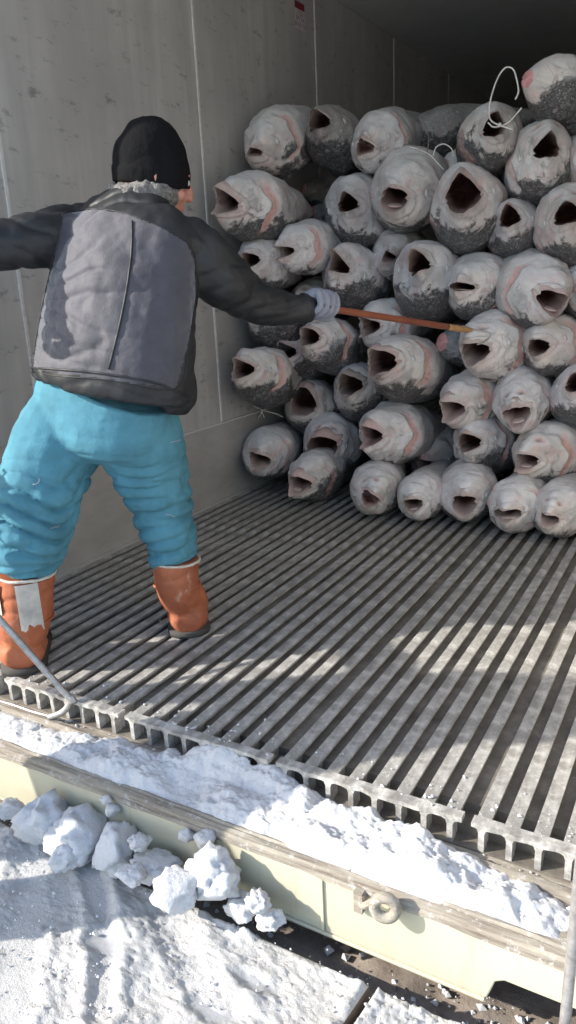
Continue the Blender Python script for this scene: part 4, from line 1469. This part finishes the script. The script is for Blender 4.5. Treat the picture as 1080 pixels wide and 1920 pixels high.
# peeling grey patches on the left boot: thin bent sheets hugging the leather
def cuff_patch(c, R, a0, a1, z0, z1, seed):
    n, m = 18, 12
    V, Fc = [], []
    for i in range(n):
        a = a0 + (a1 - a0) * i / (n - 1)
        for j in range(m):
            t = j / (m - 1)
            zz = z0 + (z1 - z0) * t
            edge = (.035 * vnoise(np.array([[a * 5, seed, .3]]), seed)[0] + .02 * vnoise(np.array([[a * 14, seed, .3]]), seed)[0]) * (1 - t)
            V.append((c[0] + math.cos(a) * (R + .004), c[1] + math.sin(a) * (R * 1.05 + .004), c[2] + zz + edge))
    for i in range(n - 1):
        for j in range(m - 1):
            Fc.append((i * m + j, (i + 1) * m + j, (i + 1) * m + j + 1, i * m + j + 1))
    return V, Fc


PANEL = [(118, 400), (180, 392), (240, 402), (300, 425), (350, 455), (366, 490), (366, 560), (354, 640), (330, 728), (200, 712), (62, 692), (72, 610), (92, 520), (108, 450)]


def in_poly(x, y, poly):
    c = np.zeros(len(x), bool)
    n = len(poly)
    for i in range(n):
        (x1, y1), (x2, y2) = poly[i], poly[(i + 1) % n]
        c ^= ((y1 > y) != (y2 > y)) & (x < (x2 - x1) * (y - y1) / (y2 - y1 + 1e-9) + x1)
    return c


def jsel(P):
    # slate cloth back panel; black yoke, sleeves, sides and front
    v = (P - CAM) @ RC
    px_ = 540 + v[:, 0] * FPX / -v[:, 2]; py_ = 960 - v[:, 1] * FPX / -v[:, 2]
    s_ = (P - np.array(torso[3][:3])) @ fw
    return np.where(in_poly(px_, py_, PANEL) & (s_ < .05), 0, 1)


C1 = dict(head=HEAD, face=face, headup=(0.05, -.05, 1), neck=neck, lat=lat, torso=torso, arm_l=arm_l, arm_r=arm_r, sleeve_l=arm_l, sleeve_r=arm_r,
          leg_l=leg_l, leg_r=leg_r, pelvis=pelvis, zknee=.52, seed=21, jacket_mat=MJACK, sleeve_mat=MSLEEVE, trouser_mat=MTROU, jsel=jsel,
          hat=hat, collar=collar, boot_l=bl_, boot_r=br_,
          boot_l_trim=trim_ring(topl + np.array([0, 0, -.004]), .081, .0045), boot_r_trim=trim_ring(topr + np.array([0, 0, -.004]), .073, .004),
          hand_r=grip_hand(hnd, pax, (-.35, -.55, .55), 1.02, 1),
          hand_l=grip_hand(np.array(arm_l[-1][:3]) + unit(np.array(arm_l[-1][:3]) - np.array(arm_l[-2][:3])) * .055 - np.array([0, 0, .02]), (.25, .5, -.3), (-.2, 0, .9), 1.02, -1),
          boot_l_extra=[('sole', sole((hl[0], .075), (-.64, .77, 0), 0), MSOLE), ('ankle_seam', trim_ring(midl + np.array([0, 0, -.01]), .0795, .0035), MBOOT), ('patch', cuff_patch(topl, .081, -2.6, -1.7, -.10, -.012, 3), MPATCH), ('patch', cuff_patch(topl, .081, -1.05, -.35, -.12, -.010, 5), MPATCH)],
          boot_r_extra=[('sole', sole((midr[0] + .012, .47), (-.62, .78, 0), 0), MSOLE), ('ankle_seam', trim_ring(midr + np.array([0, 0, .01]), .0690, .0035), MBOOT), ('heel_tag', cuff_patch(np.array([midr[0] - .0, .447, .055]), .060, -2.75, -2.55, -.045, .0, 6), MWHITE)])
C1['jacket_extra'] = [loft(sect([(318, 700, .36, .06, .07), (330, 745, .36, .052, .06), (330, 778, .355, .025, .035)]), lat, 16)]
p1, jk1 = build_person('worker seen from behind in black beanie, charcoal jacket and teal trousers reaching to the fish', C1, (.59, .25, 0))
# centre back seam, hem band and a torn patch on the jacket: real strips raised over the cloth
from mathutils.bvhtree import BVHTree
bv = BVHTree.FromPolygons([v.co[:] for v in jk1.data.vertices], [tuple(p.vertices) for p in jk1.data.polygons])


def on_jacket(px_, py_, off=.002):
    d = unit(RC @ np.array([px_ - 540.0, -(py_ - 960.0), -FPX]))
    h = bv.ray_cast(Vector(CAM), Vector(d))
    if h[0] is None: return None
    return np.array(h[0]) + np.array(h[1]) * off


def surf_tube(pts, r, name, mat, par, n=40):
    pp = catmull(np.array([list(p) + [0] for p in pts], float), n)[:, :2]
    K = [on_jacket(*p, off=r * .5) for p in pp]
    K = [k for k in K if k is not None]
    K = [[*k, r, r] for k in K]
    V, Fc = loft(K, (0.2, 1, .1), 8, len(K) * 2)
    return link(name, mesh(name, V, Fc, mat), par)


surf_tube([(248, 415), (247, 470), (238, 540), (222, 620), (204, 692)], .0028, 'back_seam', MSLEEVE, jk1)
tr_ = [o for o in p1.children if o.name.startswith('trousers')][0]
bvt = BVHTree.FromPolygons([v.co[:] for v in tr_.data.vertices], [tuple(p.vertices) for p in tr_.data.polygons])
P_ = []
for j_ in range(4):
    tx, ty = (random.uniform(10, 140), random.uniform(820, 1040)) if j_ % 3 else (random.uniform(230, 340), random.uniform(800, 1000))
    a_ = random.uniform(0, 6.28); pts = []
    for q in range(5):
        d = unit(RC @ np.array([tx - 540.0, -(ty - 960.0), -FPX])); h = bvt.ray_cast(Vector(CAM), Vector(d))
        if h[0] is not None: pts.append(np.array(h[0]) + np.array(h[1]) * .0025)
        a_ += random.uniform(-.8, .8); tx += 5 * math.cos(a_); ty += 5 * math.sin(a_)
    if len(pts) == 5: P_.append(tube(pts, .0006, 5, 12))
V, Fc = join(P_)
tag(link('loose_threads', mesh('loose_threads', V, Fc, MWHITE), tr_), kind='stuff')
surf_tube(PANEL + [PANEL[0]], .0015, 'panel_seam', MSLEEVE, jk1, 160)
surf_tube([(60, 690), (130, 694), (204, 702), (290, 718), (350, 742)], .0028, 'hem_seam', MSLEEVE, jk1)
# right cuff, blue inner glove edge
V, Fc = loft([[*at(566, 578, y=.785), .044, .044], [*at(580, 578, y=.806), .0415, .0415]], (0, 0, 1), 20, 4)
link('cuff', mesh('cuff', V, Fc, MSLEEVE), jk1)

# brown pole with bent steel hook
pole = empty('hook_pole', tuple(hnd)); tag(pole, 'brown wooden pole with small steel hook held over the fish', 'hook pole')
bend = hnd + (tip - hnd) * .80
tipv = tip - np.array([0, 0, 0])
V, Fc = loft([[*(hnd - pax * .05 + np.array([0, 0, .0])), .0105, .0105], [*(hnd + (tip - hnd) * .4), .0110, .0110], [*bend, .0115, .0115]], (0, 0, 1), 14, 20)
link('shaft', mesh('shaft', V, Fc, MPOLE), pole)
V, Fc = loft([[*(bend + pax * .0005), .0117, .0117], [*(tip - pax * .05), .011, .011], [*tip, .004, .004]], (0, 0, 1), 14, 12)
link('bare_tip', mesh('bare_tip', V, Fc, MRAWWOOD), pole)
V, Fc = loft([[*(hnd + pax * .058), .0135, .0135], [*(hnd + pax * .075), .0130, .0130]], (0, 0, 1), 14, 4)
link('blue_tape', mesh('blue_tape', V, Fc, MBLUE), pole)
q0 = tip - pax * .07
side_ = at(918, 624, y=1.75)
V, Fc = tube([q0 + np.array([0, 0, .012]), tip + np.array([0, 0, .006]), side_, at(916, 634, y=1.745), at(905, 642, y=1.72), at(895, 646, y=1.70)], .0036, 8, 30)
link('hook', mesh('hook', V, Fc, MSTEEL), pole)

# second worker standing just outside the picture on the dock, holding the long steel rod
bx0, by0, bz0 = .06, -.82, ZD + .008
def W2(x, y, z): return np.array([bx0 + x + .22 * (1 - min(1, max(0, (z - .5) / .65))), by0 + y, bz0 + z])
hand2 = np.array([.175, -.18, .75])
lat2 = unit((.98, -.18, 0)); fw2 = unit((.18, .98, 0))
def row2(s, f_, z, a, b):
    p = W2(0, 0, z) + lat2 * s + fw2 * f_
    return [*p, a, b]
tor2 = [row2(0, 0, .84, .185, .14), row2(0, 0, .98, .185, .145), row2(0, .01, 1.15, .19, .145), row2(0, .02, 1.30, .19, .135), row2(0, .02, 1.38, .17, .11), row2(0, .02, 1.44, .09, .08)]
sh = W2(0, .0, 1.33) + lat2 * .19
el = (sh + hand2) / 2 + np.array([.0, -.02, -.06])
arm_r2 = [[*sh, .075, .075], [*((sh + el) / 2), .066, .066], [*el, .058, .058], [*((el + hand2) / 2), .05, .05], [*(hand2 - unit(hand2 - el) * .06), .04, .04]]
shl = W2(0, 0, 1.33) - lat2 * .19
arm_l2 = [[*shl, .075, .075], [*(shl + np.array([-.06, .0, -.15])), .065, .065], [*(shl + np.array([-.08, .03, -.30])), .055, .055], [*(shl + np.array([-.03, .14, -.48])), .042, .042]]
hd2 = W2(0, 0, 1.585) + fw2 * .03
def leg2(sg):
    return [[*(W2(0, 0, .84) + lat2 * sg * .09), .105, .11], [*(W2(0, 0, .65) + lat2 * sg * .13), .105, .11], [*(W2(0, 0, .48) + lat2 * sg * .15 + fw2 * .02), .09, .095], [*(W2(0, 0, .28) + lat2 * sg * .13), .075, .08]]
rod_axis = unit(np.array([.732, -.025, .02]) - hand2)
C2 = dict(head=hd2, face=unit((.7, .65, -.35)), headup=(0, 0, 1), neck=[[*W2(0, 0, 1.40), .06, .06], [*W2(0, 0.01, 1.50), .055, .055], [*(hd2 - np.array([0, 0, .05])), .05, .055]], lat=lat2,
          torso=tor2, arm_l=arm_l2, arm_r=arm_r2, sleeve_l=arm_l2, sleeve_r=arm_r2, leg_l=leg2(-1), leg_r=leg2(1),
          pelvis=[row2(0, 0, .92, .17, .13), row2(0, 0, .84, .18, .14), row2(0, 0, .76, .15, .12)], zknee=bz0 + .48, seed=55,
          jacket_mat=MSLEEVE, sleeve_mat=MSLEEVE, trouser_mat=MJACK,
          hat=[loft([[*(hd2 + np.array([0, 0, .02])), .088, .102], [*(hd2 + np.array([0, 0, .06])), .088, .102], [*(hd2 + np.array([0, 0, .11])), .06, .07], [*(hd2 + np.array([0, 0, .13])), .02, .025]], lat2, 24, 20)],
          collar=[loft([[*(W2(0, 0, 1.44) + lat2 * math.cos(a) * .075 + fw2 * math.sin(a) * .07), .024, .024] for a in np.linspace(0, 2 * math.pi, 13)], (0, 0, 1), 12, 40)],
          boot_l=boot(W2(0, 0, .30) - lat2 * .13, W2(0, 0, .2) - lat2 * .13, W2(0, -.02, 0) - lat2 * .13, fw2, .078, .07, .062, bz0),
          boot_r=boot(W2(0, 0, .30) + lat2 * .13, W2(0, 0, .2) + lat2 * .13, W2(0, -.02, 0) + lat2 * .13, fw2, .078, .07, .062, bz0),
          boot_l_trim=None, boot_r_trim=None,
          hand_r=grip_hand(hand2, rod_axis, (-.8, -.5, .2), 1.0, 1),
          hand_l=grip_hand(np.array(arm_l2[-1][:3]) + np.array([.02, .04, -.06]), (.5, .6, -.6), (-.5, -.3, .5), 1.0, -1))
p2, jk2 = build_person('second worker in all dark clothes on the dock holding the long steel rod', C2, (bx0, by0, bz0))
rd = empty('gaff_rod', (.732, -.025, .02)); tag(rd, 'long steel rod with bent end resting on the sill at lower left', 'steel rod')
V, Fc = tube([hand2 - rod_axis * .12, hand2 + rod_axis * .3, at(112, 1288, z=.045), at(131, 1306, z=.018), at(130, 1320, z=-.005), at(116, 1336, z=-.03), at(92, 1345, z=-.045)], .0088, 12, 70)
link('rod', mesh('rod', V, Fc, MSTEEL), rd)
V, Fc = tube([at(96, 1344, z=-.044), at(60, 1334, z=-.05), at(25, 1322, z=-.052), at(-25, 1308, z=-.054)], .0045, 8, 24)
tag(link('thin_bar', mesh('thin_bar', V, Fc, MSTEEL)), 'thin bar lying in the snow below the floor edge at left', 'metal bar')

# grey rod at the lower right edge, leaning on the container side
a_, b_ = at(1050, 2010, z=ZD + .012), at(1108, 1430, y=-.30)
V, Fc = tube([a_, a_ + (b_ - a_) * .5, b_], .0085, 14, 24)
V2, F2 = blob(a_, .011, 12, 8)
V, Fc = join([(V, Fc), (V2, F2)])
tag(link('steel_pipe', mesh('steel_pipe', V, Fc, MSTEEL)), 'slim grey steel pipe standing at the lower right edge of the picture', 'pipe')
